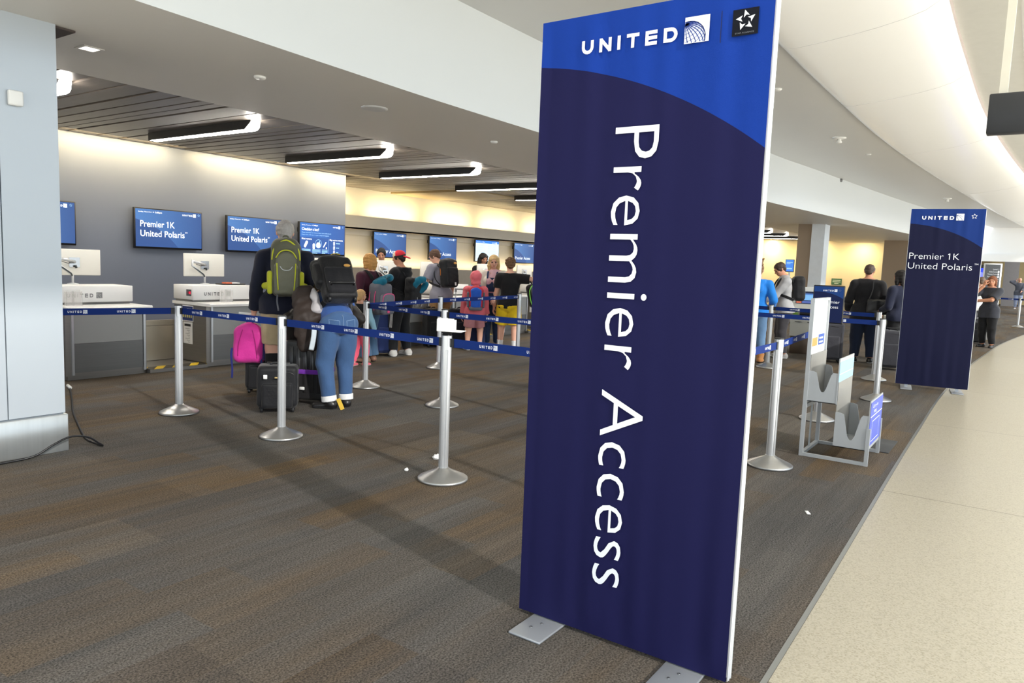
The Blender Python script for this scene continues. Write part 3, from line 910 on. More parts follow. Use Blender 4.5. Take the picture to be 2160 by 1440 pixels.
def belt(t, b, z0=.915, z1=.972, start=.1, pitch=.37):
    a = Vector((t.location.x, t.location.y, 0)); b = Vector((b[0], b[1], 0))
    d = b-a; L = d.length; d.normalize()
    n = Vector((-d.y, d.x, 0))
    o = .036
    p0 = d*o; p1 = d*(L-o)
    mb = MB()
    for p, q, th in ((p0, p1, .0012), (p0*.9, p0*1.75, .006), (p1*1.0-d*.03, p1, .006)):
        vs = [p-n*th+Vector((0, 0, z0)), q-n*th+Vector((0, 0, z0)), q+n*th+Vector((0, 0, z0)), p+n*th+Vector((0, 0, z0))]
        vs += [v+Vector((0, 0, z1-z0)) for v in vs]
        mb.add(vs, [(3,2,1,0),(4,5,6,7),(0,1,5,4),(1,2,6,5),(2,3,7,6),(3,0,4,7)], 0 if th < .002 else 1)
    bo = mb.build('belt', [M_belt, M_black], t)
    ux = d if d.dot(CR) > 0 else -d
    st = p0 if d.dot(CR) > 0 else p1
    nn = n if n.dot(CAM_POS-a) > 0 else -n
    nn = Vector((nn.x, nn.y, 0)).normalized()
    lt = MB(); s = start
    while s+.15 < L-.08:
        org = st+ux*s+nn*.002+Vector((0, 0, (z0+z1)/2-.010))
        put_logo(lt, org, ux, (0, 0, 1), .019, .105, .008, .032, 0, True, 1, nn*.0006, True, .2)
        s += pitch
    lt.build('lettering', [M_wtext, M_belt], bo)
    return bo

P = {}
P['a'] = stanchion(3.73, 6.262, 'silver belt stanchion nearest the steel-clad column')
P['b'] = stanchion(3.79, 4.876, 'silver belt stanchion in front of the black rolling case')
P['c'] = stanchion(3.771, 3.133, 'silver belt stanchion with white paper sign holder on top')
P['d'] = stanchion(5.73, 4.80, 'silver belt stanchion directly behind the one with the paper sign')
P['e'] = stanchion(7.75, 6.576, 'silver belt stanchion behind two others, left of the pink jacket child')
P['f'] = stanchion(5.939, 6.141, 'silver belt stanchion right of the bent man in jeans')
P['g'] = stanchion(10.02, 6.80, 'silver belt stanchion before the boy in yellow shorts')
P['h'] = stanchion(5.75, 3.10, 'silver belt stanchion hidden behind the tall banner, farther left')
P['i'] = stanchion(3.77, 1.50, 'silver belt stanchion hidden close behind the tall banner')
P['j'] = stanchion(5.75, 1.491, 'silver belt stanchion just right of the tall banner')
P['k'] = stanchion(7.966, 1.631, 'silver belt stanchion behind the bag sizer, carrying a blue placard')
P['l'] = stanchion(9.809, 1.349, 'silver belt stanchion left of the smaller banner, front of two')
P['m'] = stanchion(11.76, 1.673, 'silver belt stanchion left of the smaller banner, rear of two')
P['n'] = stanchion(11.83, 3.222, 'silver belt stanchion beside the woman in the blue hoodie')
P['o'] = stanchion(9.80, 3.15, 'silver belt stanchion hidden behind the tall banner, farther right')
P['q'] = stanchion(30.3, .03, 'distant silver stanchion right of the staff woman')
P['r'] = stanchion(29.6, -.55, 'distant silver stanchion at the picture edge')
XY = lambda k: (P[k].location.x, P[k].location.y)
for a, b, s in (('a', 'b', .17), ('b', 'c', .33), ('c', 'i', .24), ('i', 'j', .1), ('d', 'f', .2), ('f', 'e', .25), ('e', 'g', .2), ('d', 'h', .12),
                ('j', 'k', .18), ('l', 'o', .1), ('m', 'n', .25), ('q', 'r', .1)):
    belt(P[a], XY(b), start=s)
belt(P['a'], (2.50, 6.60), start=.37)
belt(P['n'], (11.8, 5.0), start=.1); belt(P['q'], (30.6, 1.6), start=.1)
# white card on the near post
t = thing('sign_holder', 'blank white card in holder on top of the near stanchion', 'sign', (3.771, 3.133, 1.003), .35)
MB().lathe([(.033, 0), (.036, .003), (.036, .014)], 20).build('clamp', M_black, t)
MB().rbox(-.05, .06, -.115, .055, .016, .022, .002, 1).build('tray', M_wht, t)
MB().box(-.045, -.041, -.078, .058, .018, .098).box(-.038, -.036, -.06, .055, .018, .104).build('card', mat('white_card', (240, 240, 240), .6), t)
# blue placard on the post behind the bag sizer
t = thing('placard', 'navy placard reading Premier Access behind the white bag sizer', 'sign', (7.95, 1.61, 1.005))
MB().rbox(0, .02, -.15, .15, 0, .385, .008, 2).build('frame', M_black, t)
pl = fabric('placard_print', .10, -.16, .48, srgb(26, 36, 76), srgb(34, 66, 128))
pf = MB().box(-.002, 0, -.14, .14, .012, .373).build('print', pl, t)
lt = MB()
put_logo(lt, (-.004, .055, .325), UY, UZ, .016, .10, .007, .028, 0, True, 1, Vector((-.001, 0, 0)), True)
put_text(lt, 'Premier', (-.004, .045, .205), UY, UZ, .03, width=.155); put_text(lt, 'Access', (-.004, .03, .155), UY, UZ, .03, width=.13)
star_mark(lt, (-.004, -.09, .322), UY, UZ, .03, 2)
lt.build('lettering', [M_wtext, mat('mark_blue3', (44, 74, 130), .6), mat('mark_dim', (90, 105, 140), .6)], pf)
MB().box(.005, .03, -.02, .02, -.003, .02).build('bracket', M_alu, t)

# ------------------------------------------------------------------ bag sizer beside the walkway
t = thing('bag_sizer', 'white and grey bag sizer with two bins beside the carpet edge', 'bag sizer', (6.27, .88, 0))
g = mat('sizer_grey', (176, 180, 184), .42, .35, var=.04); gd = mat('sizer_inner', (150, 148, 144), .4, .4)
mb = MB(); s = .028
mb.box(.001, s-.001, s, .49, 0.001, s-.001).box(.571, .569+s, s, .49, 0.001, s-.001).box(s, .57, .491, .519, 0.001, s-.001)
mb.box(0, s, 0, s, 0, .30).box(.57, .57+s, 0, s, 0, .30)
mb.box(0, s, .49, .52, 0, 1.30).box(.57, .57+s, .49, .52, 0, 1.30).box(s, .57, .491, .519, 1.275, 1.299).box(s, .57, .491, .519, .40, .43)
mb.box(.28, .30, .50, .512, 0, .5)
mb.build('frame', g, t)
p = MB().box(.028, .572, .505, .515, .44, 1.275).build('panel', mat('sizer_white', (240, 240, 240), .4, var=.01), t)
lt = MB()
UX = (1, 0, 0)
lt.add([(.08, .503, .90), (.27, .503, .90), (.27, .503, .97), (.08, .503, .97)], [(0, 1, 2, 3)], 0)
lt.add([(.31, .503, .90), (.52, .503, .90), (.52, .503, .99), (.31, .503, .99)], [(0, 1, 2, 3)], 1)
for k in range(2): lt.add([(.33, .502, .915+k*.035), (.47, .502, .915+k*.035), (.47, .502, .93+k*.035), (.33, .502, .93+k*.035)], [(0, 1, 2, 3)], 2)
hx = [(.13, .62), (.15, .70), (.24, .71), (.30, .66), (.32, .62)]
vs, fs = stroke2(hx, .012)
lt.add([(x, .503, z-.02) for x, z in vs], fs, 3)
lt.build('print', [mat('print_orange', (236, 150, 80), .6), mat('print_blue', (52, 86, 170), .6), M_wtext, mat('print_black', (40, 40, 44), .6)], p)
def binbox(y0, y1, z0, z1, zf, zb, notch, name):
    side = [(y0, z0), (y1, z0), (y1, z1+notch[2]), (y1-.02, z1)]
    ym = (y0+y1)/2; w = (y1-y0)
    v = [(y1-.03, z1), (ym+w*.24, z1-.01), (ym+w*.10, notch[0]+.03), (ym+w*.03, notch[0]), (ym-w*.05, notch[0]), (ym-w*.12, notch[0]+.03), (ym-w*.27, z1-.02), (ym-w*.33, z1), (y0, z1)]
    mb = MB()
    poly = [(y0, z0), (y1, z0), (y1, z1)]+v
    for xa in (.008, .584):     # concave side cheeks as fans of quads along the bottom
        top = [(y1, z1)]+v
        bot = [(p[0], z0) for p in top]
        n_ = len(top)
        vs = [(xa, *p) for p in top]+[(xa, *p) for p in bot]+[(xa+.006, *p) for p in top]+[(xa+.006, *p) for p in bot]
        fs = []
        for i in range(n_-1):
            fs += [(i, i+1, n_+i+1, n_+i), (2*n_+i+1, 2*n_+i, 3*n_+i, 3*n_+i+1), (i+1, i, 2*n_+i, 2*n_+i+1)]
        mb.add(vs, fs)
    mb.box(.008, .59, y0, y1, z0, z0+.006)
    b = mb.build(name, g, t)
    MB().box(.012, .588, y1-.006, y1, z0, zb).build('back_plate', gd, b)
    f = MB().box(.005, .597, y0-.008, y0, z0-.0, zf).build('front_plate', g, b)
    return b
b1 = binbox(.27, .49, .46, .71, .83, .84, (.545, 0, 0), 'upper_bin')
b2 = binbox(.02, .265, .12, .40, .52, .64, (.19, 0, 0), 'lower_bin')
MB().box(.012, .59, .2595, .2615, .49, .80).box(.012, .59, .2590, .2597, .70, .705, 1).build('sign_face', [mat('print_sky', (150, 205, 236), .5), M_wtext], t)
sf = MB().box(.012, .59, .0085, .0115, .15, .505).build('sign_face', mat('print_violet', (76, 92, 190), .5), t)
lt = MB()
put_text(lt, 'Carry-on', (.10, .0075, .455), UX, UZ, .028, width=.24); put_text(lt, 'bag', (.16, .0075, .412), UX, UZ, .028, width=.12)
lt.add([(.02, .0075, .385), (.58, .0075, .385), (.58, .0075, .393), (.02, .0075, .393)], [(0, 1, 2, 3)])
for pts in ([(.12, .18), (.46, .18), (.46, .345), (.12, .345)],):
    vs, fs = stroke2(pts, .006, True); lt.add([(x, .0075, z) for x, z in vs], fs)
lt.build('print', M_wtext, sf)

# ------------------------------------------------------------------ wall screens
def screen_mat(key, base, light, cx_, cz_, R, emit=1.0):
    m = bpy.data.materials.new(key); m.use_nodes = True
    nt = m.node_tree; b = nt.nodes['Principled BSDF']; L = nt.links.new
    tc = nt.nodes.new('ShaderNodeTexCoord'); sx = nt.nodes.new('ShaderNodeSeparateXYZ'); L(tc.outputs['Object'], sx.inputs[0])
    def math_(op, a, bb):
        n = nt.nodes.new('ShaderNodeMath'); n.operation = op
        for k, v in enumerate((a, bb)):
            if isinstance(v, (int, float)): n.inputs[k].default_value = v
            else: L(v, n.inputs[k])
        return n.outputs[0]
    dy = math_('SUBTRACT', sx.outputs['X'], cx_); dz = math_('SUBTRACT', sx.outputs['Z'], cz_)
    d = math_('SQRT', math_('ADD', math_('MULTIPLY', dy, dy), math_('MULTIPLY', dz, dz)), 0)
    f = math_('GREATER_THAN', d, R)
    fall = math_('MULTIPLY', math_('SUBTRACT', 1.0, math_('MULTIPLY', sx.outputs['X'], .9)), f)
    x = nt.nodes.new('ShaderNodeMix'); x.data_type = 'RGBA'
    L(fall, x.inputs[0]); x.inputs[6].default_value = base; x.inputs[7].default_value = light
    b.inputs['Base Color'].default_value = (.01, .01, .015, 1)
    L(x.outputs[2], b.inputs['Emission Color']); b.inputs['Emission Strength'].default_value = emit
    b.inputs['Roughness'].default_value = .25
    return m
SC_BLUE = screen_mat('screen_blue', srgb(32, 90, 170), srgb(84, 150, 230), -.25, -.75, 1.22, .6)
SC_BAG = screen_mat('screen_bright', srgb(26, 100, 196), srgb(40, 132, 240), 0, -40.0, 40.33, .62)
SC_LIST = mat('screen_white', (206, 226, 240), .3, emit=.8, var=.02)
SC_TXT = mat('screen_lettering', (240, 248, 255), .5, emit=.7, var=0)
SC_DIM = mat('screen_pale', (150, 200, 240), .5, emit=.55, var=0)
W_, H_ = 1.11, .61
def tv(x0, y, kind, label, group):
    t = thing('wall_screen', label, 'screen', (x0, y, 1.50), 0, group)
    MB().rbox(0, W_, 0, .055, 0, H_, .006, 1).build('bezel', M_black, t)
    MB().box(.3, .8, .055, .13, .12, .48).box(.03, .09, .055, .1, .42, .5).build('wall_bracket', M_black, t)
    b = .016
    scr = MB().box(b, W_-b, -.002, 0, b+.012, H_-b).build('screen_panel', {'bag': SC_BAG, 'list': SC_LIST}.get(kind, SC_BLUE), t)
    lt = MB(); Y = -.0035
    T = lambda s, x, z, cap, w=None, mi=0, bold=0: put_text(lt, s, (x, Y, z), UX, UZ, cap, w, bold, mi)
    def R(x0_, x1_, z0_, z1_, mi=0): lt.add([(x0_, Y, z0_), (x1_, Y, z0_), (x1_, Y, z1_), (x0_, Y, z1_)], [(0, 1, 2, 3)], mi)
    if kind == 'list':
        lt.add([(b, -.0028, .52), (W_-b, -.0028, .52), (W_-b, -.0028, H_-b), (b, -.0028, H_-b)], [(0, 1, 2, 3)], 2)
    if kind != 'empty':
        T('Sunday, November 18', .055, .545, .017, .25); T('2:05pm', .32, .543, .022, .11, bold=.02)
    put_logo(lt, (.765 if kind != 'bag' else .80, Y, .53), UX, UZ, .026, .17 if kind != 'bag' else .12, .01, .05, 0, True, 2, Vector((0, -.0006, 0)), True, .2)
    star_mark(lt, (1.02, Y, .53), UX, UZ, .05, 1)
    if kind == '1k':
        T('Premier 1K', .085, .33, .092, .55, bold=.012); T('United Polaris', .085, .185, .092, .715, bold=.012); T('SM', .81, .26, .02, .04)
    elif kind == 'pa':
        T('Premier Access', .075, .12, .088, .80, bold=.01)
    elif kind == 'bag':
        T('Checking a bag?', .055, .455, .05, .40, bold=.02)
        T('Please remember to remove these items beforehand.', .055, .405, .022, .70, 1); T('Keep them with you in your carry-on baggage.', .055, .365, .022, .65, 1)
        T('Must remove', .055, .285, .032, .23, bold=.02); T('May want to remove', .72, .285, .032, .33, bold=.02)
        R(.69, .694, .03, .31, 1)
        def capsule(cx_, cz_, l, r, a):
            pts = []
            for k in range(16):
                th = 2*PI*k/16; px = r*math.cos(th); pz = r*math.sin(th)+(l if math.sin(th) >= 0 else -l)
                pts.append((cx_+px*math.cos(a)-pz*math.sin(a), Y, cz_+px*math.sin(a)+pz*math.cos(a)))
            lt.add(pts, [list(range(16))], 0)
        capsule(.15, .20, .04, .028, -.5); capsule(.335, .165, .028, .027, 0); capsule(.445, .19, .001, .052, 0); capsule(.60, .205, .05, .012, -.6); capsule(.64, .14, .004, .014, 0)
        vs, fs = stroke2([(.445+.075*math.cos(q*PI/12), .215+.078*math.sin(q*PI/12)) for q in range(24)], .008, True); lt.add([(x, Y, z) for x, z in vs], fs, 1)
        R(.46, .48, .21, .27, 1)
        for x_, n_ in ((.06, 3), (.30, 4), (.53, 4)):
            for k in range(n_): R(x_, x_+(.2 if x_ < .5 else .14)*(1 if k < n_-1 else .6), .098-k*.022, .110-k*.022, 1)
        for k in range(3):
            capsule(.83, .235-k*.085, .018, .02, 0); R(.88, .98-.02*k, .23-k*.085, .245-k*.085, 1)
    elif kind == 'list':
        rs = random.Random(3)
        for k in range(16):
            R(.05, .05+.33+rs.random()*.12, .48-k*.027, .487-k*.027, 3); R(.56, .56+.36+rs.random()*.12, .48-k*.027, .487-k*.027, 3)
    lt.build('lettering', [SC_TXT, SC_DIM, mat('screen_band', (40, 120, 220), .5, emit=.8, var=0), mat('screen_grey', (168, 192, 212), .5, emit=.7, var=0)], scr)
    return t
tv(3.94, 11.02, 'empty', 'blue wall screen half hidden by the steel-clad column', 'screens on the grey wall')
tv(5.88, 11.02, '1k', 'wall screen reading Premier 1K United Polaris, fully visible one', 'screens on the grey wall')
tv(7.44, 11.02, '1k', 'wall screen reading Premier 1K behind the grey-haired man', 'screens on the grey wall')
tv(8.94, 11.02, 'bag', 'wall screen headed Checking a bag with white pictograms', 'screens on the grey wall')
tv(12.28, 12.50, 'pa', 'wall screen reading Premier Access behind the red cap', 'screens on the recessed wall')
tv(14.23, 12.50, 'pa', 'wall screen reading Premier Access above the man with black backpack', 'screens on the recessed wall')
tv(16.15, 12.50, 'list', 'wall screen with pale page of small text above the dark-haired agent', 'screens on the recessed wall')
tv(18.03, 12.50, 'pa', 'wall screen reading Premier Access next to the tall banner', 'screens on the recessed wall')

# ------------------------------------------------------------------ check-in counters
M_cw = mat('counter_white', (244, 243, 242), .35, var=.01)
M_hz = None
def hazard():
    m = bpy.data.materials.new('hazard_stripes'); m.use_nodes = True
    nt = m.node_tree; b = nt.nodes['Principled BSDF']; L = nt.links.new
    tc = nt.nodes.new('ShaderNodeTexCoord'); mp = nt.nodes.new('ShaderNodeMapping')
    mp.inputs['Rotation'].default_value = (0, 0, math.radians(38)); mp.inputs['Scale'].default_value = (1, 1, 1)
    L(tc.outputs['Object'], mp.inputs['Vector'])
    w = nt.nodes.new('ShaderNodeTexWave'); w.inputs['Scale'].default_value = 1.75; w.inputs['Distortion'].default_value = 0
    L(mp.outputs['Vector'], w.inputs['Vector'])
    r = nt.nodes.new('ShaderNodeValToRGB'); r.color_ramp.interpolation = 'CONSTANT'
    r.color_ramp.elements[0].color = srgb(52, 48, 42); r.color_ramp.elements[1].position = .5; r.color_ramp.elements[1].color = srgb(232, 196, 40)
    L(w.outputs['Fac'], r.inputs['Fac']); L(r.outputs['Color'], b.inputs['Base Color']); b.inputs['Roughness'].default_value = .5
    return m
M_hz = hazard()
M_logo_g = mat('logo_grey', (128, 128, 130), .5); M_disp = mat('display_red', (230, 40, 70), .4, emit=.8)
LAB = {0: ('behind the steel-clad column, at far left', 'left'), 1: ('with blue placard on its side, near the pink school bag', 'x')}
names = ['partly hidden by the steel-clad column', 'with blue placard and white notice on its side', 'behind the grey-haired man', 'in front of the young agent',
         'behind the man with black backpack', 'in front of the dark-haired agent', 'beyond the boy in yellow shorts', 'hidden behind the tall banner']
def counter(k):
    X = 3.79+1.7*k; Wd = .91; Y0 = 8.55 if k < 4 else 8.72
    t = thing('check_in_counter', 'white-topped check-in counter '+names[k], 'counter', (X, Y0, 0), 0, 'check-in counters')
    MB().box(0.0, Wd, 0.03, .76, .05, .78).box(.03, Wd, .06, .76, 0, .05).build('cabinet', M_steel, t)
    MB().box(.09, Wd-.05, .018, .03, .415, .77).build('upper_panel', M_steel2, t)
    MB().box(.09, Wd-.05, .016, .03, .085, .41).build('lower_panel', mat('dark_steel', (126, 126, 126), .35, .7, var=.1, vscale=2, stretch=(.5, 1, 30)), t)
    MB().box(.06, .085, .01, .03, .06, .78).build('corner_trim', M_alu, t); MB().box(Wd-.045, Wd-.02, .005, .03, .05, .78).build('corner_trim', M_alu, t)
    MB().prism([(-.07, .785), (-.07, .812), (-.06, .822), (.80, .822), (.80, .785)], 'x', -.005, Wd+.03).build('worktop', M_cw, t)
    bx = MB().rbox(0.0, Wd, .32, .78, .85, 1.04, .006, 1).box(.02, Wd-.02, .36, .76, .82, .852, 1).build('raised_box', [M_cw, mat('shadow_gap', (120, 118, 116), .6)], t)
    lt = MB()
    put_logo(lt, (.155, .318, .905), UX, UZ, .045, .29, .035, .068, 0, True, 1, Vector((0, -.001, 0)), True, .15)
    lt.build('lettering', [M_logo_g, mat('logo_pale', (200, 200, 202), .5)], bx)
    dp = MB().box(-.004, 0, .36, .47, .90, .985).box(-.006, -.004, .372, .40, .925, .96, 1).box(-.006, -.004, .405, .43, .93, .955, 2).build('scale_display', [mat('display_grey', (92, 92, 94), .5), M_disp, mat('display_dim', (150, 30, 50), .5, emit=.4)], t)
    # baggage well between this counter and the next
    w = thing('baggage_scale', 'steel baggage scale right of the counter '+names[k], 'scale', (X+Wd+.005, Y0-.02, 0), 0, 'baggage scales')
    MB().box(0.01, .77, 0, .78, 0.004, .045).build('platform', M_steel, w)
    MB().box(.012, .768, .012, .20, .0455, .049).build('striped_edge', M_hz, w)
    MB().box(0.01, .77, .70, .78, .05, .50).box(0.01, .77, .70, .78, .505, .57).build('back_plate', mat('well_steel', (178, 168, 150), .3, .7), w)
    # monitor on an arm
    mo = [.19, .21, .42, .35, .10, .2, 0.0, .1][k]
    m = thing('monitor', 'white monitor back on the counter '+names[k], 'monitor', (X+mo, Y0+.86, 1.14), 0, 'counter monitors')
    MB().rbox(0, .61, 0, .035, 0, .315, .008, 2).box(.02, .59, .035, .037, .02, .295, 1).build('housing', [mat('monitor_cream', (246, 242, 232), .4, var=.01), M_black], m)
    MB().box(.24, .36, -.012, 0, .10, .215).build('mount_plate', M_chrome, m)
    a = MB()
    a.tube([(.30, -.02, .16), (.20, -.05, .185), (.07, -.09, .205)], .018, 8).tube([(.06, -.095, .23), (.055, -.10, .15), (.20, -.12, .03), (.225, -.12, 0), (.225, -.12, -.09)], [.014, .016, .016, .014, .014], 8)
    a.lathe([(.06, 0), (.06, .008), (.02, .014)], 16, (.225, -.12, -.099))
    a.build('arm', mat('arm_silver', (214, 216, 218), .3, .5), m)
    MB().tube([(.06, -.105, .14), (.20, -.135, .03), (.215, -.135, .0)], .010, 6).tube([(.30, -.035, .12), (.31, -.03, .09)], .013, 8).tube([(.12, -.085, .17), (.2, -.07, .145), (.27, -.05, .15)], .004, 6).build('cable', mat('arm_dark', (52, 60, 62), .5), m)
    h = MB().box(.05, .22, .16, .165, .825, .985).box(.05, .22, .205, .208, .825, 1.0).box(.05, .054, .16, .208, .825, .98).box(.216, .22, .16, .208, .825, .98).box(.13, .134, .16, .208, .825, .99)
    h = h.build('brochure_holder', mat('acrylic', (240, 238, 236), .08, alpha=.22), None, (X+(.03 if k != 1 else .26), Y0, 0))
    tag(h, 'clear leaflet holder on the counter '+names[k], 'leaflet holder', 'leaflet holders')
    return t
for k in range(8): counter(k)
# notices stuck to the side of the second counter and of the one beyond the boy
def notice(x, y0, y1, z0, z1, navy, label):
    o = MB().box(x-.004, x-.001, y0, y1, z0, z1)
    if navy:
        o.box(x-.006, x-.004, y0+.012, y1-.012, z0+.012, z1-.012, 1)
        for i in range(5): o.box(x-.007, x-.006, y0+.03+i*.045, y0+.055+i*.045, z0+.05, z0+.10, 2)
        o.box(x-.007, x-.006, y0+.04, y1-.12, z1-.05, z1-.04, 0)
    else:
        o.box(x-.006, x-.004, y0+.04, y1-.03, z1-.055, z1-.025, 3)
        for i in range(9): o.box(x-.0055, x-.004, y0+.06, y1-.05-.03*(i % 3), z1-.09-i*.022, z1-.083-i*.022, 4)
    o = o.build('notice', [mat('notice_white', (236, 236, 236), .6), mat('notice_navy', (34, 52, 110), .5), mat('notice_yellow', (222, 214, 120), .6), mat('notice_black', (30, 30, 34), .6), mat('notice_grey', (170, 170, 172), .6)])
    return tag(o, label, 'notice')
notice(5.487, 8.86, 9.12, .565, .775, True, 'navy placard with yellow pictograms on the counter side')
notice(5.487, 8.88, 9.09, .27, .555, False, 'white printed notice below the navy placard')
notice(13.987, 8.95, 9.2, .40, .68, False, 'white printed notice left of the tall banner edge')
# bits on the counter top
t = thing('document_tray', 'orange and black document folder lying on the second counter', 'folder', (6.0, 8.98, 1.042))
MB().rbox(0, .36, 0, .18, 0, .018, .004, 1).build('folder', mat('folder_black', (36, 34, 36), .5), t)
MB().box(.05, .14, -.002, .10, .018, .034).build('label_block', mat('label_orange', (226, 112, 70), .5), t)
MB().box(.14, .26, -.002, .10, .018, .032).build('paper_block', M_wht, t)

# cable, scraps
cab = smooth_line([(1.2, 5.56, .012), (1.7, 5.56, .012), (2.06, 5.545, .012), (2.22, 5.52, .03), (2.34, 5.51, .09), (2.46, 5.52, .125), (2.58, 5.53, .10), (2.66, 5.54, .04), (2.70, 5.56, .010),
                   (2.70, 5.66, .008), (2.72, 5.86, .008), (2.88, 6.32, .008), (3.10, 6.90, .008), (3.36, 7.5, .008), (3.55, 7.95, .008), (3.62, 8.12, .010)], 8)
t = thing('power_cable', 'black cable looping on the carpet by the column plinth', 'cable', (0, 0, 0))
MB().tube(cab, .0075, 8).build('cord', M_black, t)
MB().tube([(3.60, 8.06, .018), (3.645, 8.22, .018)], .016, 8).build('plug', M_wht, t)
def scrap(x, y, s, label, seed):
    rs = random.Random(seed); bm = bmesh.new()
    bmesh.ops.create_icosphere(bm, subdivisions=2, radius=s)
    for v in bm.verts: v.co = Vector((v.co.x*(.7+rs.random()*.6), v.co.y*(.6+rs.random()*.5), max(-s*.55, v.co.z*(.5+rs.random()*.5))))
    tag(MB().from_bm(bm).build('paper_scrap', M_wht, None, (x, y, s*.55)), label, 'litter', 'paper scraps on the carpet')
scrap(4.13, 3.50, .032, 'crumpled white paper scrap beside the near stanchion base', 1)
scrap(3.76, 3.46, .016, 'tiny white scrap left of the near stanchion base', 2)
o = MB().rbox(-.03, .03, -.012, .012, 0.001, .006, .002, 1).build('paper_scrap', M_wht, None, (4.76, .98, 0)); o.rotation_euler = (0, 0, .5)
tag(o, 'flat white scrap on carpet near the terrazzo edge', 'litter', 'paper scraps on the carpet')

# ------------------------------------------------------------------ self-service kiosks
M_kg = mat('kiosk_grey', (200, 202, 196), .4, var=.02); M_kw = mat('kiosk_white', (236, 240, 238), .3)
def kiosk(x, y, rz, label, dots):
    t = thing('check_in_kiosk', label, 'kiosk', (x, y, 0), rz, 'self-service check-in kiosks')
    MB().rbox(.06, .42, -.25, .25, 0.0, .33, .01, 1).build('plinth', mat('kiosk_brown', (84, 72, 62), .5), t)
    MB().prism([(.05, .33), (.02, .82), (.05, .86), (.14, 1.22), (.22, 1.25), (.34, 1.22), (.42, .9), (.42, .33)], 'y', -.265, .265).build('body', M_kg, t)
    arc = [( -.275+.55*i/12, 1.22+.045*math.sin(PI*i/12)) for i in range(13)]
    MB().prism([(.275, 1.18), (-.275, 1.18)]+arc, 'x', .12, .36).build('cap', M_kw, t)
    d = Vector((.09, 0, .36)).normalized(); n = Vector((-.36, 0, .09)).normalized()
    o0 = Vector((.05, 0, .86))+d*.09
    def quad(mb, u0, u1, v0, v1, lift, mi):
        mb.add([o0+n*lift+Vector((0, -u, 0))+d*v for u, v in ((u0, v0), (u1, v0), (u1, v1), (u0, v1))], [(0, 1, 2, 3)], mi)
    s = MB()
    if not dots:
        quad(s, -.2, .2, .0, .24, .004, 0); quad(s, -.19, .19, .07, .18, .005, 1); quad(s, -.19, .19, .175, .2, .0055, 2); quad(s, -.19, -.1, .01, .055, .006, 3); quad(s, -.09, .19, .01, .055, .006, 4)
    else:
        quad(s, -.2, .2, .12, .24, .004, 0)
        for i in range(4):
            for j in range(4): quad(s, -.15+i*.08, -.10+i*.08, .0+j*.028, .018+j*.028, .004, 0)
    s.build('screen_panel', [mat('kiosk_black', (38, 52, 84), .3), mat('kiosk_blue', (110, 165, 215), .3, emit=.5), mat('kiosk_navy', (70, 110, 180), .3, emit=.4), mat('kiosk_orange', (206, 110, 84), .4, emit=.3), mat('kiosk_violet', (80, 100, 170), .4, emit=.3)], t)
    MB().rbox(-.03, .05, -.18, .10, .72, .80, .008, 1).box(-.005, .02, .13, .22, .74, .78, 1).build('card_reader', [M_black, mat('reader_green', (110, 150, 60), .4, emit=.1)], t)
    MB().box(.022, .028, .06, .18, .60, .61).box(.022, .028, -.16, -.04, .60, .61).build('slot', M_black, t)
    return t
kiosk(14.42, 3.30, .08, 'grey check-in kiosk with lit blue screen behind the bag sizer', False)
kiosk(14.45, 1.72, -.05, 'grey check-in kiosk with keypad beside the smaller banner', True)

# far furniture
t = thing('directory_sign', 'dark grey directory pylon with white lines behind staff woman', 'sign', (22.52, .68, 0), .05)
MB().rbox(0, .12, -.2, .2, 0, 1.97, .01, 1).build('frame', M_alud, t)
pn = MB().box(-.004, 0, -.165, .165, .2, 1.94).build('panel', mat('directory_panel', (82, 86, 92), .4), t)
lt = MB()
for k, (w, s) in enumerate(((.16, 'Level 2'), (.24, 'Airline Counters'), (.27, 'Ticketing Counters'), (.27, 'Rental Cars'), (.14, 'Restrooms'), (.2, 'Gates 70-90'))):
    put_text(lt, s, (-.006, .10-(.27-w), 1.80-k*.062), UY, UZ, .034, width=w*.82)
    if k in (1, 2, 3): put_flat(lt, [(0, 0), (.035, 0), (.035, .05), (0, .05)], [(0, 1, 2, 3)], (-.006, -.115, 1.79-k*.062), UY, UZ)
lt.build('lettering', M_wtext, pn)
t = thing('pylon_screen', 'glowing blue display panel beside the directory pylon', 'screen', (26.1, 1.05, 0))
MB().box(.03, .1, -.3, .3, 0, 2.0).build('frame', M_black, t)
MB().box(.02, .03, -.26, .26, .9, 1.9).add([(.018, -.15, 1.0), (.018, -.05, 1.0), (.018, -.02, 1.35), (.018, -.14, 1.3)], [(0, 1, 2, 3)], 1).add([(.018, -.2, 1.5), (.018, .05, 1.45), (.018, .1, 1.8), (.018, -.1, 1.75)], [(0, 1, 2, 3)], 2).build(
    'screen_panel', [mat('pylon_blue', (40, 60, 200), .3, emit=.7), mat('pylon_white', (200, 220, 250), .3, emit=.8), mat('pylon_lilac', (110, 120, 235), .3, emit=.7)], t)
t = thing('small_screen', 'small upright blue screen on pale post behind man in grey jacket', 'screen', (20.3, 5.14, 0))
MB().box(-.02, .02, -.11, .11, 1.55, 1.88).build('bezel', M_black, t)
MB().box(-.024, -.02, -.10, .10, 1.565, 1.87).box(-.026, -.024, -.02, .08, 1.76, 1.775, 1).box(-.026, -.024, -.08, .08, 1.79, 1.81, 1).box(-.026, -.024, -.07, .07, 1.62, 1.66, 1).build('screen_panel', [mat('small_blue', (60, 120, 210), .3, emit=.8), SC_DIM], t)
MB().box(-.015, .015, -.02, .02, 0.0, 1.55).build('post', M_wht, t)
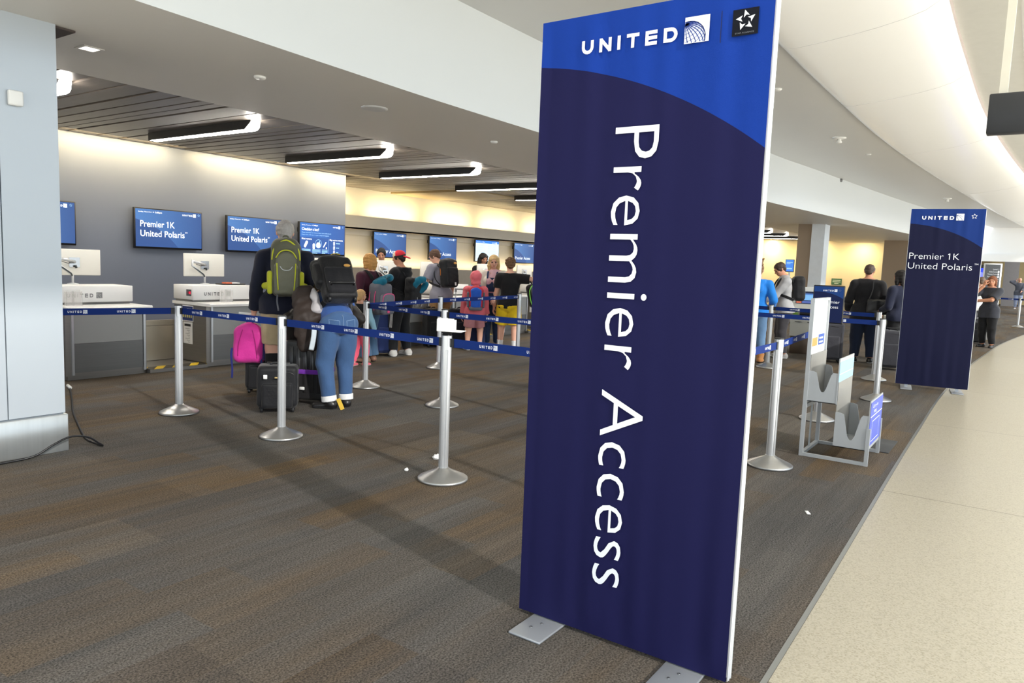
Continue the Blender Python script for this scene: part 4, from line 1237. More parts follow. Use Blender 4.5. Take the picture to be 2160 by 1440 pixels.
o = MB().box(-.01, 0, -.22, .22, 1.10, 1.38).box(-.012, -.01, -.17, .17, 1.29, 1.32, 1).box(-.012, -.01, -.17, .17, 1.22, 1.25, 1).box(-.012, -.01, -.09, .09, 1.15, 1.18, 1).build('wall_sign', [mat('sign_green', (62, 104, 74), .5), mat('sign_green_text', (210, 222, 208), .6)], None, (35.99, 7.0, 0))
tag(o, 'small green wall sign with white lines on cream wall', 'sign')

o = MB().rbox(-.28, .28, -.25, .25, 0.001, .010, .003, 1).build('floor_mat', mat('mat_dark', (54, 54, 54), .8), None, (7.16, 1.06, 0))
tag(o, 'thin dark base plate lying on carpet beside the bag sizer', 'floor plate')

# ------------------------------------------------------------------ people
def V3(*a): return np.array(a, float)
def unit(v):
    v = np.array(v, float); return v/(np.linalg.norm(v)+1e-12)
def rotv(v, axis, ang):
    k = unit(axis); v = np.array(v, float)
    return v*math.cos(ang)+np.cross(k, v)*math.sin(ang)+k*(k@v)*(1-math.cos(ang))
def ik(a, b, la, lb, pole):
    """middle joint of a two-bone limb from a to (at most) b; returns (mid, end)"""
    d = b-a; L = np.linalg.norm(d); m = (la+lb)*.999
    if L > m: b = a+d/L*m; L = m
    u = d/np.linalg.norm(d)
    x = (la*la-lb*lb+L*L)/(2*L); h = math.sqrt(max(0, la*la-x*x))
    p = np.array(pole, float); p = p-u*(p@u)
    return a+u*x+unit(p)*h, b

SKIN = {'fair': (224, 172, 148), 'tan': (196, 140, 112), 'brown': (160, 104, 76)}
HAIRM = {}
def hair_mat(key, rgb):
    return mat('hair_'+key, rgb, rough=.5, bump=.6, bscale=16, var=.32, vscale=9, stretch=(9, 9, 1.2), spec=.35)

class Fig:
    """A clothed figure standing at the local origin, facing +Y, right hand at +X."""
    def __init__(s, label, loc, yaw, H, group=None, skin='fair', lean=0, bend=0, head=(0, 0), arms=None, feet=None, hipw=.05, shw=.108, build=1.0, female=False, side=0, voxel=.0085, hipshift=(0, 0), child=False):
        s.H = H; s.yaw = math.radians(yaw); s.loc = loc; s.vx = voxel; s.b = build; s.female = female
        s.root = thing('person', label, 'person', (loc[0], loc[1], loc[2] if len(loc) > 2 else 0), s.yaw, group)
        s.skin = skin
        th = math.radians(lean); sd = math.radians(side)
        P = V3(hipshift[0], hipshift[1], .53)*H if not child else V3(hipshift[0], hipshift[1], .50)*H
        sp = unit(V3(math.sin(sd), math.sin(th)*math.cos(sd), math.cos(th)*math.cos(sd)))
        f = unit(rotv(V3(0, 1, 0), V3(1, 0, 0), -th))
        th2 = th+math.radians(bend)
        sp2 = unit(V3(math.sin(sd), math.sin(th2), math.cos(th2)))
        s.P, s.sp, s.sp2, s.f = P, sp, sp2, f
        s.f2 = unit(rotv(V3(0, 1, 0), V3(1, 0, 0), -th2))
        s.waist = P+sp*.075*H
        s.chest = s.waist+sp2*.115*H
        s.neck = s.waist+sp2*.225*H
        X = V3(1, 0, 0); s.X = X
        hs = 1.12 if child else 1.0
        shc = s.waist+sp2*.188*H
        s.sh = {'R': shc+X*shw*H, 'L': shc-X*shw*H}
        hp, hy_ = math.radians(head[0]), math.radians(head[1])
        hz = unit(rotv(sp2*.5+V3(0, 0, .5), V3(1, 0, 0), -hp)); hyv = unit(rotv(V3(0, 1, 0), V3(1, 0, 0), -hp-th*.5))
        hyv = rotv(hyv, V3(0, 0, 1), hy_); hz = rotv(hz, V3(0, 0, 1), hy_) if abs(hp) > 0 else hz
        hyv = unit(hyv-hz*(hz@hyv)); hx = np.cross(hyv, hz)
        s.R = np.stack([hx, hyv, hz], 1)
        s.hh = (.132 if not child else .165)*H
        s.hc = s.neck+unit(hz*.8+sp2*.2)*(.040*H+s.hh*.5)+hyv*.012*H
        # legs
        s.hip = {'R': P+X*hipw*H-V3(0, 0, .02)*H, 'L': P-X*hipw*H-V3(0, 0, .02)*H}
        ft = {'R': (.055, 0, 12), 'L': (-.055, 0, -12)}
        if feet: ft.update(feet)
        s.ank = {}; s.knee = {}; s.toe = {}
        k = P[2]/(.53*H)
        for q in 'RL':
            e = V3(ft[q][0]*H, ft[q][1]*H-.015*H, .045*H)
            a_ = -math.radians(ft[q][2])
            d = V3(-math.sin(a_), math.cos(a_), 0)
            s.knee[q], s.ank[q] = ik(s.hip[q], e, .238*H*k, .232*H*k, d+V3(0, .2, 0))
            s.toe[q] = d
        # arms: target of the wrist in fractions of H (x out to own right, y forward, z up), pole, palm normal, curl
        s.elb = {}; s.wri = {}; s.hand = {}
        arms = arms or {}
        for q, sg in (('R', 1), ('L', -1)):
            a = arms.get(q, {})
            w = a.get('w'); S = s.sh[q]
            W = V3(*w)*H if w else S+V3(sg*.045, .03, -.315)*H
            s.elb[q], s.wri[q] = ik(S, W, .168*H, .150*H, V3(*a.get('pole', (sg*.35, -1, -.1))))
            fd = unit(s.wri[q]-s.elb[q])
            s.hand[q] = (unit(V3(*a['dir'])) if 'dir' in a else fd, unit(V3(*a['palm'])) if 'palm' in a else V3(-sg, 0, 0), a.get('curl', 25), a.get('thumb', 1))
        s.body()
    # ------------------------------------------------------------
    def torso(s, S, t, arms=None, skirt=None, k=.03):
        """torso shapes inflated by t; arms: fraction of the whole arm covered by the sleeve"""
        H, b = s.H, s.b
        ff = (s.f, 1.42)
        wa = .072 if s.female else .080
        S.cone(s.P-s.sp*.005*H, s.waist+s.sp*.02*H, .088*H*b+t, wa*H*b+t, k, ff)
        S.cone(s.waist, s.chest+s.sp2*.02*H, wa*H*b+t, .094*H*b+t, k, (s.f2, 1.45))
        S.cone(s.chest+s.sp2*.02*H, s.chest+s.sp2*.065*H, .094*H*b+t, .078*H*b+t, k, (s.f2, 1.5))
        m_ = (s.sh['L']+s.sh['R'])/2
        for q in 'RL':
            S.cone(m_+s.sp2*.012*H, s.sh[q]*.92+m_*.08, .044*H+t*.7, .034*H+t, .03)
            S.cone(s.neck+s.sp2*.005*H-s.f2*.012*H, s.sh[q]*.75+m_*.25+s.sp2*.012*H, .026*H+t*.5, .026*H+t*.7, .035)
        if s.female:
            for sg in (-1, 1): S.ell(s.chest+s.X*sg*.042*H+s.f2*.055*H, V3(.042, .035, .042)*H+t, .03)
        S.cone(s.chest+s.sp2*.055*H, s.neck+s.sp2*.015*H, .055*H+t*.6, .032*H+t*.6, .03)
    def arm(s, S, q, t, frac=1.0, t2=None, flat=True):
        H = s.H; b = (s.b+1)/2
        t2 = t if t2 is None else t2
        A, E, W = s.sh[q], s.elb[q], s.wri[q]
        if frac <= .53:
            g = frac/.53
            S.cone(A, A+(E-A)*g, .037*H*b+t, .032*H*b+t2, .022, None, (False, flat))
        else:
            S.cone(A, E, .035*H*b+t, .027*H*b+t, .022)
            g = (frac-.53)/.47
            S.cone(E, E+(W-E)*g, .027*H*b+t, (.027+(.019-.027)*g)*H*b+t2, .015, None, (False, flat))
    def leg(s, S, q, t, frac=1.0, t2=None, k=.02):
        H = s.H; b = s.b; t2 = t if t2 is None else t2
        A, K, N = s.hip[q], s.knee[q], s.ank[q]
        if frac <= .5:
            g = frac/.5
            S.cone(A, A+(K-A)*g, .062*H*b+t, (.062+(.041-.062)*g)*H*b+t2, k, None, (False, True))
        else:
            S.cone(A, K, .062*H*b+t, .041*H*b+t, k)
            g = (frac-.5)/.5
            S.cone(K, K+(N-K)*g, .040*H*b+t, (.040+(.025-.040)*g)*H*b+t2, .02, None, (False, True))
            C = K+(N-K)*.32+unit(np.cross(N-K, s.X))*-.012*H
            S.ell(C, V3(.034, .036, .075)*H*b+t*.8, .02)
    def body(s):
        H, hh, R = s.H, s.hh, s.R
        S = SDF(s.vx)
        s.torso(S, 0)
        for q in 'RL':
            s.leg(S, q, 0); s.arm(S, q, 0, flat=False)
            a = s.ank[q]; d = s.toe[q]
            S.cone(a+V3(0, 0, -.018*H)-d*.01*H, a+d*.075*H+V3(0, 0, -.030*H), .022*H, .014*H, .015)
        S.ell(s.P-s.f*.035*H-V3(0, 0, .03)*H, V3(.085, .05, .055)*H*s.b, .03)
        c = s.hc; L = lambda x, y, z: c+R@(V3(x, y, z)*hh)
        E = lambda p, r, k=.012, sub=False: S.ell(L(*p), V3(*r)*hh, k, R, sub)
        S.cone(s.neck-s.sp2*.01*H, L(0, -.06, -.18), .034*H, .030*H, .02)
        E((0, -.06, .13), (.335, .42, .36)); E((0, .10, -.12), (.285, .30, .30), .03); E((0, .20, -.33), (.16, .17, .15), .03)
        for sg in (-1, 1):
            E((sg*.15, .40, .03), (.085, .06, .055), .01, True)
            E((sg*.15, .335, .02), (.07, .06, .05), .004)
            E((sg*.15, .36, .115), (.11, .05, .035), .012)
            E((sg*.19, .28, -.10), (.09, .08, .08), .02)
            E((sg*.335, -.04, -.02), (.045, .085, .125), .008)
        S.cone(L(0, .385, .06), L(0, .47, -.10), .022*hh, .045*hh, .012); E((0, .44, -.12), (.075, .05, .04), .008)
        E((0, .375, -.235), (.10, .045, .028), .006); E((0, .37, -.285), (.085, .045, .03), .006)
        for q, sg in (('R', 1), ('L', -1)): s.make_hand(S, q, sg)
        def paint(C):
            Q = ((C-c)@R)/hh
            m = np.zeros(len(C), int)
            fr = Q[:, 1] > .22
            m[fr & (np.abs(np.abs(Q[:, 0])-.15) < .062) & (np.abs(Q[:, 2]-.025) < .028)] = 1
            m[fr & (np.abs(np.abs(Q[:, 0])-.15) < .10) & (np.abs(Q[:, 2]-.112-.25*np.abs(np.abs(Q[:, 0])-.13)) < .014)] = 2
            m[fr & (np.abs(Q[:, 0]) < .085) & (np.abs(Q[:, 2]+.26-.5*Q[:, 0]**2) < .024) & (Q[:, 1] > .35)] = 3
            return m
        sk = SKIN[s.skin]
        s.bodyo = S.build('body', [mat('skin_'+s.skin, sk, .5, var=.05, vscale=9, spec=.35), mat('eye_dark', (46, 36, 34), .3), mat('brow_'+s.skin, tuple(int(v*.5) for v in sk), .7), mat('lip_'+s.skin, (int(sk[0]*.90), int(sk[1]*.72), int(sk[2]*.72)), .45)], s.root, paint=paint)
    def make_hand(s, S, q, sg):
        H = s.H; d, pn, curl, th = s.hand[q]
        pn = unit(pn-d*(d@pn)); w = np.cross(d, pn)       # across the palm
        W = s.wri[q]
        sc = H*1.02
        R = np.stack([w, pn, d], 1)
        S.cone(W-d*.01*H, W+d*.02*sc, .017*H, .016*H, .01, (pn, 1.25))
        S.rbox(W+d*.042*sc, V3(.0225, .009, .027)*sc, .008*sc, .012, R)
        for i, (o, l) in enumerate(zip((-.0185, -.0062, .0062, .0185), (.036, .042, .039, .030))):
            o = o*(1 if th > 0 else -1)
            b0 = W+d*.064*sc+w*o*sc
            fan = rotv(d, pn, -o*7.0)
            c1 = math.radians(curl); ax = np.cross(d, pn)
            d1 = rotv(fan, ax, c1); d2 = rotv(fan, ax, c1*2.1)
            p1 = b0+d1*l*.55*sc; p2 = p1+d2*l*.5*sc
            r = .0052*sc
            S.cone(b0, p1, r*1.08, r, .003); S.cone(p1, p2, r, r*.85, .003)
        side = -1 if th > 0 else 1
        t0 = W+d*.026*sc+w*side*.018*sc
        td = unit(d*.75+w*side*.65+pn*.35); t1 = t0+td*.026*sc; t2 = t1+unit(d*.9+w*side*.25+pn*.4)*.024*sc
        S.cone(t0, t1, .0085*sc, .0068*sc, .006); S.cone(t1, t2, .0066*sc, .0052*sc, .003)
    # ------------------------------------------------------------ clothing
    def top(s, name, m, t=.012, sleeve=1.0, hem=-.03, collar=0, ts=None, wr=.004, seed=1, label=None, hood=False, open_neck=.0, flare=0.0):
        H = s.H; S = SDF(s.vx)
        s.torso(S, t)
        if hem < -.02:
            S.cone(s.P+s.sp*.02*H, s.P+s.sp*(hem-.02)*H, .090*H*s.b+t, (.090+flare)*H*s.b+t+.004, .03, (s.f, 1.35))
            S.ell(s.P-s.f*.035*H-V3(0, 0, .03)*H, V3(.088, .05, .055)*H*s.b+t+.012, .03)
            for q in 'RL':
                A, K = s.hip[q], s.knee[q]
                S.cone(A+V3(0, 0, .02)*H, A+(K-A)*min(.9, max(.12, (-hem+.02)/.238)), .064*H*s.b+max(t, .016)+.010, .058*H*s.b+max(t, .016)+.010+flare, .03)
        s.hem = hem
        if collar: S.cone(s.neck-s.sp2*.01*H, s.neck+s.sp2*collar*H, .046*H+t*.5, .040*H+t*.5, .01)
        if hood:
            S.ell(s.neck-s.f2*.055*H+s.sp2*.0*H, V3(.075, .045, .055)*H, .03); S.ell(s.neck-s.f2*.075*H-s.sp2*.06*H, V3(.055, .03, .06)*H, .03)
        S.plane(s.P+s.sp*hem*H, -s.sp)
        n0 = s.neck+s.sp2*(.018 if not collar else collar)*H
        S.plane(n0+s.f2*.03*H, unit(s.sp2+s.f2*open_neck))
        for q in 'RL':
            if sleeve: s.arm(S, q, t if ts is None else ts, sleeve, (t if ts is None else ts)+.003)
        o = S.build(name, m, s.root, wr, 13, seed)
        if label: o['label'] = label
        return o
    def bottom(s, name, m, t=.012, frac=.97, t2=None, waist=.05, wr=.004, seed=2, label=None):
        H = s.H; S = SDF(s.vx)
        if getattr(s, 'hem', 0) < -.025: waist = min(waist, s.hem+.035)
        S.cone(s.P-s.sp*.005*H, s.waist+s.sp*.02*H, .088*H*s.b+t, (.074 if s.female else .082)*H*s.b+t, .03, (s.f, 1.42))
        S.ell(s.P-s.f*.035*H-V3(0, 0, .03)*H, V3(.088, .05, .055)*H*s.b+t, .03)
        for q in 'RL': s.leg(S, q, t, frac, t2, .012)
        S.plane(s.P+s.sp*waist*H, s.sp)
        o = S.build(name, m, s.root, wr, 15, seed)
        if label: o['label'] = label
        return o
    def shoes(s, m, sole=None, big=1.0, boot=0.0, label=None):
        H = s.H
        for q in 'RL':
            a = s.ank[q]; d = s.toe[q]; g = V3(a[0], a[1], 0)
            S = SDF(.006)
            S.cone(g-d*.020*H+V3(0, 0, .022*H), g+d*.085*H+V3(0, 0, .013*H), .026*H*big, .022*H*big, .015, (V3(0, 0, 1), 1.0))
            S.cone(g-d*.012*H+V3(0, 0, .03*H), a+V3(0, 0, (.0+boot)*H), .027*H*big, (.029+boot*.12)*H*big, .02, None, (False, True))
            S.plane((0, 0, .002), (0, 0, -1))
            z1 = .012*H
            S.build('shoe', [m, sole or m], s.root, paint=lambda C: (C[:, 2] < z1).astype(int))
    def socks(s, m, top=.12, t=.006):
        for q in 'RL':
            S = SDF(.006); K, N = s.knee[q], s.ank[q]; u = unit(K-N)
            L = np.linalg.norm(K-N); H = s.H
            A = N+u*top*H
            g = 1-top*H/L
            S.cone(N-u*.005*H, A, .025*H*s.b+t, (.040+(.025-.040)*g)*H*s.b+t, .01, None, (True, True))
            if top > .1:
                S.ell(K+(N-K)*.32+unit(np.cross(N-K, s.X))*-.012*H, V3(.034, .036, .075)*H*s.b+t, .02)
                S.plane(A, u); S.plane(N-u*.005*H, -u)
            S.build('sock', m, s.root)
    # ------------------------------------------------------------ hair
    def hair(s, key, rgb, style='short', seed=5):
        hh, R, c = s.hh, s.R, s.hc
        L = lambda x, y, z: c+R@(V3(x, y, z)*hh)
        S = SDF(.006)
        E = lambda p, r, k=.015, sub=False: S.ell(L(*p), V3(*r)*hh, k, R, sub)
        C = lambda a, b, ra, rb, k=.02: S.cone(L(*a), L(*b), ra*hh, rb*hh, k)
        if style == 'short':
            E((0, -.07, .16), (.365, .455, .385)); E((0, -.30, -.12), (.25, .18, .22), .03)
            for sg in (-1, 1): E((sg*.27, .06, .05), (.09, .16, .2), .03)
        elif style == 'curly':
            E((0, -.07, .17), (.40, .48, .42)); E((0, -.32, -.12), (.28, .2, .24), .03)
            rs = random.Random(seed)
            for i in range(60):
                a = rs.random()*2*PI; z = -.1+rs.random()*.65
                r = math.sqrt(max(.05, 1-((z-.17)/.45)**2))
                E((.37*r*math.cos(a), -.07+.45*r*math.sin(a), z), (.08, .08, .08), .015)
        elif style == 'bob':
            E((0, -.09, .16), (.41, .49, .40))
            E((0, -.26, -.20), (.40, .30, .40), .04)
            for sg in (-1, 1): C((sg*.31, .02, .15), (sg*.33, -.02, -.42), .15, .13)
            C((-.2, -.38, -.1), (-.18, -.36, -.5), .17, .13); C((.2, -.38, -.1), (.18, -.36, -.5), .17, .13)
        elif style == 'long':
            E((0, -.08, .16), (.40, .48, .40)); E((0, -.28, -.2), (.38, .26, .45), .05)
            for sg in (-1, 1):
                C((sg*.28, .06, .25), (sg*.36, .05, -.35), .15, .15); C((sg*.36, .05, -.35), (sg*.36, .08, -1.0), .15, .09)
                C((sg*.2, -.32, -.2), (sg*.24, -.30, -1.15), .2, .12)
        elif style == 'bun':
            E((0, -.08, .16), (.37, .46, .39)); E((0, -.28, -.14), (.27, .2, .24), .03)
            E((0, -.28, .55), (.24, .24, .2), .03)
            rs = random.Random(seed)
            for i in range(18):
                a = rs.random()*2*PI; e = rs.random()*PI-1.2
                C((0, -.28, .55), (.3*math.cos(a), -.28+.3*math.sin(a), .6+.28*math.sin(e)), .05, .03, .03)
        elif style == 'pony':
            E((0, -.08, .15), (.37, .46, .385)); E((0, -.30, -.15), (.27, .2, .25), .03); C((0, -.48, .05), (0, -.62, -.5), .11, .07)
            C((.25, .05, .1), (.30, -.02, -.35), .08, .04)
        # leave the face free
        S.ell(L(0, .44, -.12), V3(.285 if style not in ('long', 'bob') else .25, .40, .42)*hh, 0, R, True)
        S.ell(L(0, .30, -.5), V3(.24, .42, .4)*hh, 0, R, True)
        S.build('hair', hair_mat(key, rgb), s.root, .0035, 60, seed)
    # ------------------------------------------------------------ where things hang
    def w(s, p):
        """world position of a local point"""
        cy_, sy_ = math.cos(s.yaw), math.sin(s.yaw)
        z0 = s.loc[2] if len(s.loc) > 2 else 0
        return Vector((s.loc[0]+p[0]*cy_-p[1]*sy_, s.loc[1]+p[0]*sy_+p[1]*cy_, p[2]+z0))

class Pack:
    """Backpack worn on (or held near) a figure. Local frame of the thing: z up the spine, y towards the wearer."""
    def __init__(s, label, fig=None, base=None, up=None, fwd=None, loc=None, rot=None, name='backpack', cat='backpack'):
        s.t = thing(name, label, cat)
        if fig is not None:
            up = unit(up); fwd = unit(np.array(fwd)-up*(up@np.array(fwd))); x = np.cross(fwd, up)
            cy_, sy_ = math.cos(fig.yaw), math.sin(fig.yaw)
            Z = np.array([[cy_, -sy_, 0], [sy_, cy_, 0], [0, 0, 1]])
            s.R = np.stack([x, fwd, up], 1); s.o = np.array(base, float)
            M = Z@s.R; o = fig.w(base)
            s.t.matrix_world = Matrix(((*M[0], o.x), (*M[1], o.y), (*M[2], o.z), (0, 0, 0, 1)))
        else:
            s.t.location = loc; s.t.rotation_euler = rot
    def loc(s, p):      # figure-local point -> pack-local
        return s.R.T@(np.array(p, float)-s.o)
    def straps(s, fig, m, half=.075, w=.055, th=.014, t=.03, top=.9, hgt=.45, low=.04):
        H = fig.H
        for sg in (-1, 1):
            X = fig.X*sg
            sh = fig.sh['R' if sg > 0 else 'L']
            mid = (fig.sh['R']+fig.sh['L'])/2
            pts = [mid+X*.045*H-fig.f2*(.068*H+t)-fig.sp2*.02*H, mid+X*.055*H-fig.f2*(.05*H+t*.6)+fig.sp2*.022*H, mid+X*.062*H+fig.sp2*(.046*H+t*.5), mid+X*.066*H+fig.f2*(.055*H+t*.5)+fig.sp2*.012*H,
                   mid+X*.074*H+fig.f2*(.075*H+t)-fig.sp2*.06*H, mid+X*.095*H+fig.f2*(.055*H+t)-fig.sp2*.12*H, mid+X*.108*H-fig.f2*.0*H-fig.sp2*.155*H, mid+X*.075*H-fig.f2*(.060*H+t)-fig.sp2*.19*H]
            pts = [s.loc(p) for p in pts]
            line = smooth_line([tuple(p) for p in pts], 5)
            cen = s.loc(mid-fig.sp2*.08*H)
            ups = []
            for p in line:
                d = np.array(p)-cen; ups.append(tuple(unit(d)))
            MB().tube(line, .01, 10, flat=(w, th), up=ups).build('shoulder_strap', m, s.t)

# ---- materials for clothes
navy = cloth('navy_knit', (28, 31, 48)); khaki = cloth('khaki_cotton', (190, 170, 136)); black = cloth('black_cotton', (22, 22, 25)); blackn = cloth('black_nylon', (24, 24, 27), rough=.55)
denim = cloth('blue_denim', (60, 88, 128), var=.25, vscale=7); denimd = cloth('dark_denim', (38, 56, 88), var=.2); denimf = cloth('faded_denim', (98, 130, 166), var=.25, vscale=6)
whitec = cloth('white_cotton', (222, 222, 222)); teal = cloth('teal_plush', (24, 108, 134), var=.15); greyb = cloth('grey_nylon', (104, 106, 116), rough=.6)
olive = cloth('olive_nylon', (92, 92, 74), rough=.6); lime = cloth('lime_nylon', (196, 200, 46), rough=.55); hotpink = cloth('hot_pink_nylon', (208, 52, 150), rough=.6)
shoe_b = mat('black_leather', (24, 22, 22), .35); rubber = mat('dark_rubber', (30, 30, 32), .6)

def ribbon(mb, pts, w, th, up, mi=0):
    return mb.tube(smooth_line(pts, 5), .01, 8, flat=(w, th), up=up, mi=mi)

# ---- grey-haired man with the olive backpack
A = Fig('grey-haired man in navy sweater and khaki shorts wearing green backpack', (4.96, 6.34), -36, 1.83, build=1.08, shw=.116, hipw=.058,
        arms={'L': {'w': (-.165, .05, .49), 'palm': (1, .2, 0), 'curl': 55}, 'R': {'w': (.155, .06, .485), 'curl': 40}}, feet={'R': (.06, 0, 10), 'L': (-.06, .01, -8)})
A.hair('silver', (168, 164, 160), 'short')
A.top('sweater', navy, .014, .97, -.055, collar=.035, ts=.016)
A.bottom('shorts', khaki, .014, .44, .026)
A.socks(black, .20, .007)
A.shoes(shoe_b)
H = A.H
p = Pack('olive and lime hiking backpack on the grey-haired man', A, A.P+A.sp*.055*H-A.f*.075*H, A.sp, A.f)
S = SDF(.008); S.rbox((0, -.105, .27), (.145, .095, .275), .07, .02); S.ell((0, -.10, .50), (.13, .10, .09), .04)
S.build('main_body', olive, p.t, .004, 16, 3)
S = SDF(.007); S.rbox((0, -.20, .17), (.115, .035, .155), .035, .02); S.ell((0, -.20, .36), (.10, .035, .08), .03); S.build('front_pocket', cloth('olive_light', (112, 112, 96), rough=.6), p.t, .003, 20, 5)
for sg in (-1, 1):
    S = SDF(.007); S.rbox((sg*.15, -.10, .13), (.03, .07, .12), .028, .02); S.build('side_pocket', lime, p.t, .003, 20, 7)
    S = SDF(.007); S.cone((sg*.12, -.06, .10), (sg*.20, .05, .09), .05, .035, .02, (V3(sg*.4, -.8, 0), 1.8)); S.build('hip_belt', lime, p.t)
mb = MB()
ribbon(mb, [(-.075, -.239, .06), (-.085, -.243, .2), (-.09, -.238, .33)], .012, .006, (0, -1, 0)); ribbon(mb, [(.075, -.239, .06), (.085, -.243, .2), (.09, -.238, .33)], .012, .006, (0, -1, 0))
ribbon(mb, [(-.135, -.17, .36), (-.11, -.185, .48), (0, -.19, .56), (.11, -.185, .48), (.135, -.17, .36)], .016, .008, (0, -1, .3)); ribbon(mb, [(-.10, -.225, .38), (-.06, -.235, .44), (0, -.236, .46), (.06, -.235, .44), (.10, -.225, .38)], .012, .008, (0, -1, .3))
mb.build('zip_piping', lime, p.t)
mb = MB(); ribbon(mb, [(-.06, -.236, .30), (-.03, -.241, .265), (.03, -.241, .265), (.06, -.236, .30)], .008, .005, (0, -1, 0)); mb.build('logo_strip', mat('reflective_grey', (200, 204, 208), .4), p.t)
for sg in (-1, 1):
    mb = MB(); ribbon(mb, [(sg*.08, -.2, .03), (sg*.085, -.19, -.05), (sg*.07, -.18, -.15)], .016, .004, (0, -1, 0)); mb.build('loose_strap', greyb, p.t)
p.straps(A, olive)
mb = MB(); ribbon(mb, [(-.03, -.02, .56), (-.02, -.03, .60), (.02, -.03, .60), (.03, -.02, .56)], .016, .008, (0, -1, 0)); mb.build('grab_handle', olive, p.t)
hw = A.w(A.wri['L']+A.hand['L'][0]*.07)
# papers in the left hand
t = thing('boarding_papers', 'folded white papers held in the grey-haired man\'s left hand', 'paper', (hw.x-.02, hw.y+.03, hw.z+.02), .2)
MB().tube([(-.10, .06, .01), (.06, -.05, -.01)], .014, 10).build('paper_roll', M_wht, t)
# pink school bag held by its handle
t = thing('school_backpack', 'hot pink school backpack hanging from the grey-haired man\'s left hand', 'backpack', (hw.x-.02, hw.y+.04, hw.z-.50), math.radians(-52))
S = SDF(.007); S.rbox((0, 0, .19), (.165, .075, .19), .07, .02); S.ell((0, 0, .33), (.13, .07, .10), .04); S.build('main_body', hotpink, t, .006, 15, 4)
mb = MB(); ribbon(mb, [(-.10, -.078, .08), (-.085, -.085, .22), (-.05, -.08, .36)], .008, .006, (0, -1, 0)); ribbon(mb, [(.10, -.078, .06), (.085, -.085, .22), (.05, -.08, .36)], .008, .006, (0, -1, 0)); mb.build('seam_piping', cloth('magenta_dark', (168, 36, 120)), t)
mb = MB(); ribbon(mb, [(-.03, 0, .40), (-.02, 0, .455), (.02, 0, .455), (.03, 0, .40)], .02, .008, (0, -1, 0)); mb.build('grab_handle', cloth('navy_web', (38, 44, 110)), t)
S = SDF(.006); S.rbox((.165, 0, .14), (.018, .055, .10), .015, .01); S.build('side_pocket', cloth('navy_mesh', (46, 36, 88)), t)
for x, z0 in ((-.17, .10), (.14, .06)):
    mb = MB(); ribbon(mb, [(x, -.04, z0+.06), (x-.005, -.05, z0-.02), (x+.005, -.05, z0-.16), (x, -.045, z0-.26)], .022, .004, (0, -1, 0)); mb.build('loose_strap', cloth('navy_web', (38, 44, 110)), t)

# ---- man in jeans bent over, black wheeled backpack on his back
B = Fig('bent man in blue jeans with black wheeled pack on back', (4.93, 5.50), -25, 1.62, lean=58, bend=14, hipshift=(0, -.03), build=1.0, hipw=.049, head=(10, 0),
        arms={'L': {'w': (-.20, .26, .38), 'palm': (1, 0, 0), 'curl': 50, 'pole': (-.8, -.2, .2)}, 'R': {'w': (.17, .34, .40), 'curl': 40, 'pole': (.8, -.2, .2)}},
        feet={'R': (.062, .02, 5), 'L': (-.052, -.02, -55)})
B.hair('brown', (70, 52, 40), 'short')
B.top('t_shirt', cloth('blue_tee', (48, 84, 150)), .026, .98, -.02, ts=.014)
jo = B.bottom('jeans', denim, .018, .93, .024, waist=.0, seed=4)
from mathutils.bvhtree import BVHTree
bvh = BVHTree.FromPolygons([v.co for v in jo.data.vertices], [list(q.vertices) for q in jo.data.polygons])
def on_jeans(x, z):
    h = bvh.ray_cast(Vector((x, -1.0, z)), Vector((0, 1, 0)))
    return (h[0].x, h[0].y-.003, h[0].z) if h[0] else (x, -.2, z)
stitch = cloth('pale_stitch', (112, 140, 176))
for sg in (-1, 1):
    mb = MB()
    pk = [(sg*.035, .875), (sg*.125, .885), (sg*.128, .79), (sg*.08, .755), (sg*.034, .785), (sg*.035, .875)]
    line = [(pk[i][0]+(pk[i+1][0]-pk[i][0])*k_/4, pk[i][1]+(pk[i+1][1]-pk[i][1])*k_/4) for i in range(5) for k_ in range(4)]+[pk[-1]]
    mb.tube([on_jeans(x, z) for x, z in line], .0035, 5); mb.build('back_pocket', stitch, B.root)
mb = MB(); mb.tube([on_jeans(.004*math.sin(k_), .93-.022*k_) for k_ in range(9)], .0035, 5); mb.build('seat_seam', stitch, B.root)
mb = MB()
for sg in (-1, 1):
    c0 = B.P-B.f*.118*B.H*1.06+B.X*sg*.055*B.H-V3(0, 0, .012)*B.H
    dn = unit(-V3(0, 0, 1)*.85-B.f*.25+V3(0, .4, 0)*-.2)
for q in 'RL':
    S = SDF(.006); u = unit(B.knee[q]-B.ank[q]); n_ = B.ank[q]
    S.cone(n_+u*.0*B.H, n_+u*.035*B.H, .026*B.H+.032, .026*B.H+.032, .01, None, (True, True)); S.build('rolled_cuff', whitec, B.root)
B.shoes(shoe_b, rubber, 1.1)
S = SDF(.008)   # dark jacket sleeves
for q in 'RL': B.arm(S, q, .026, .95, .03)
S.cone(B.sh['L'], B.sh['R'], .075, .075, .03)
S.build('jacket', mat('dark_leather', (34, 29, 27), .42, bump=.3, bscale=18, var=.25), B.root, .006, 14, 6)
H = B.H
p = Pack('black wheeled backpack with yellow handle on the bent man', B, B.P+B.sp*.045*H-B.f*.080*H, B.sp*.8+V3(0, 0, .42), B.f)
S = SDF(.008); S.rbox((0, -.09, .25), (.165, .085, .25), .05, .02); S.ell((0, -.09, .44), (.14, .085, .10), .04); S.build('main_body', blackn, p.t, .004, 14, 2)
S = SDF(.008); S.rbox((0, -.185, .18), (.14, .03, .15), .03, .02); S.build('front_pocket', cloth('black_canvas', (30, 30, 34)), p.t, .003, 18, 2)
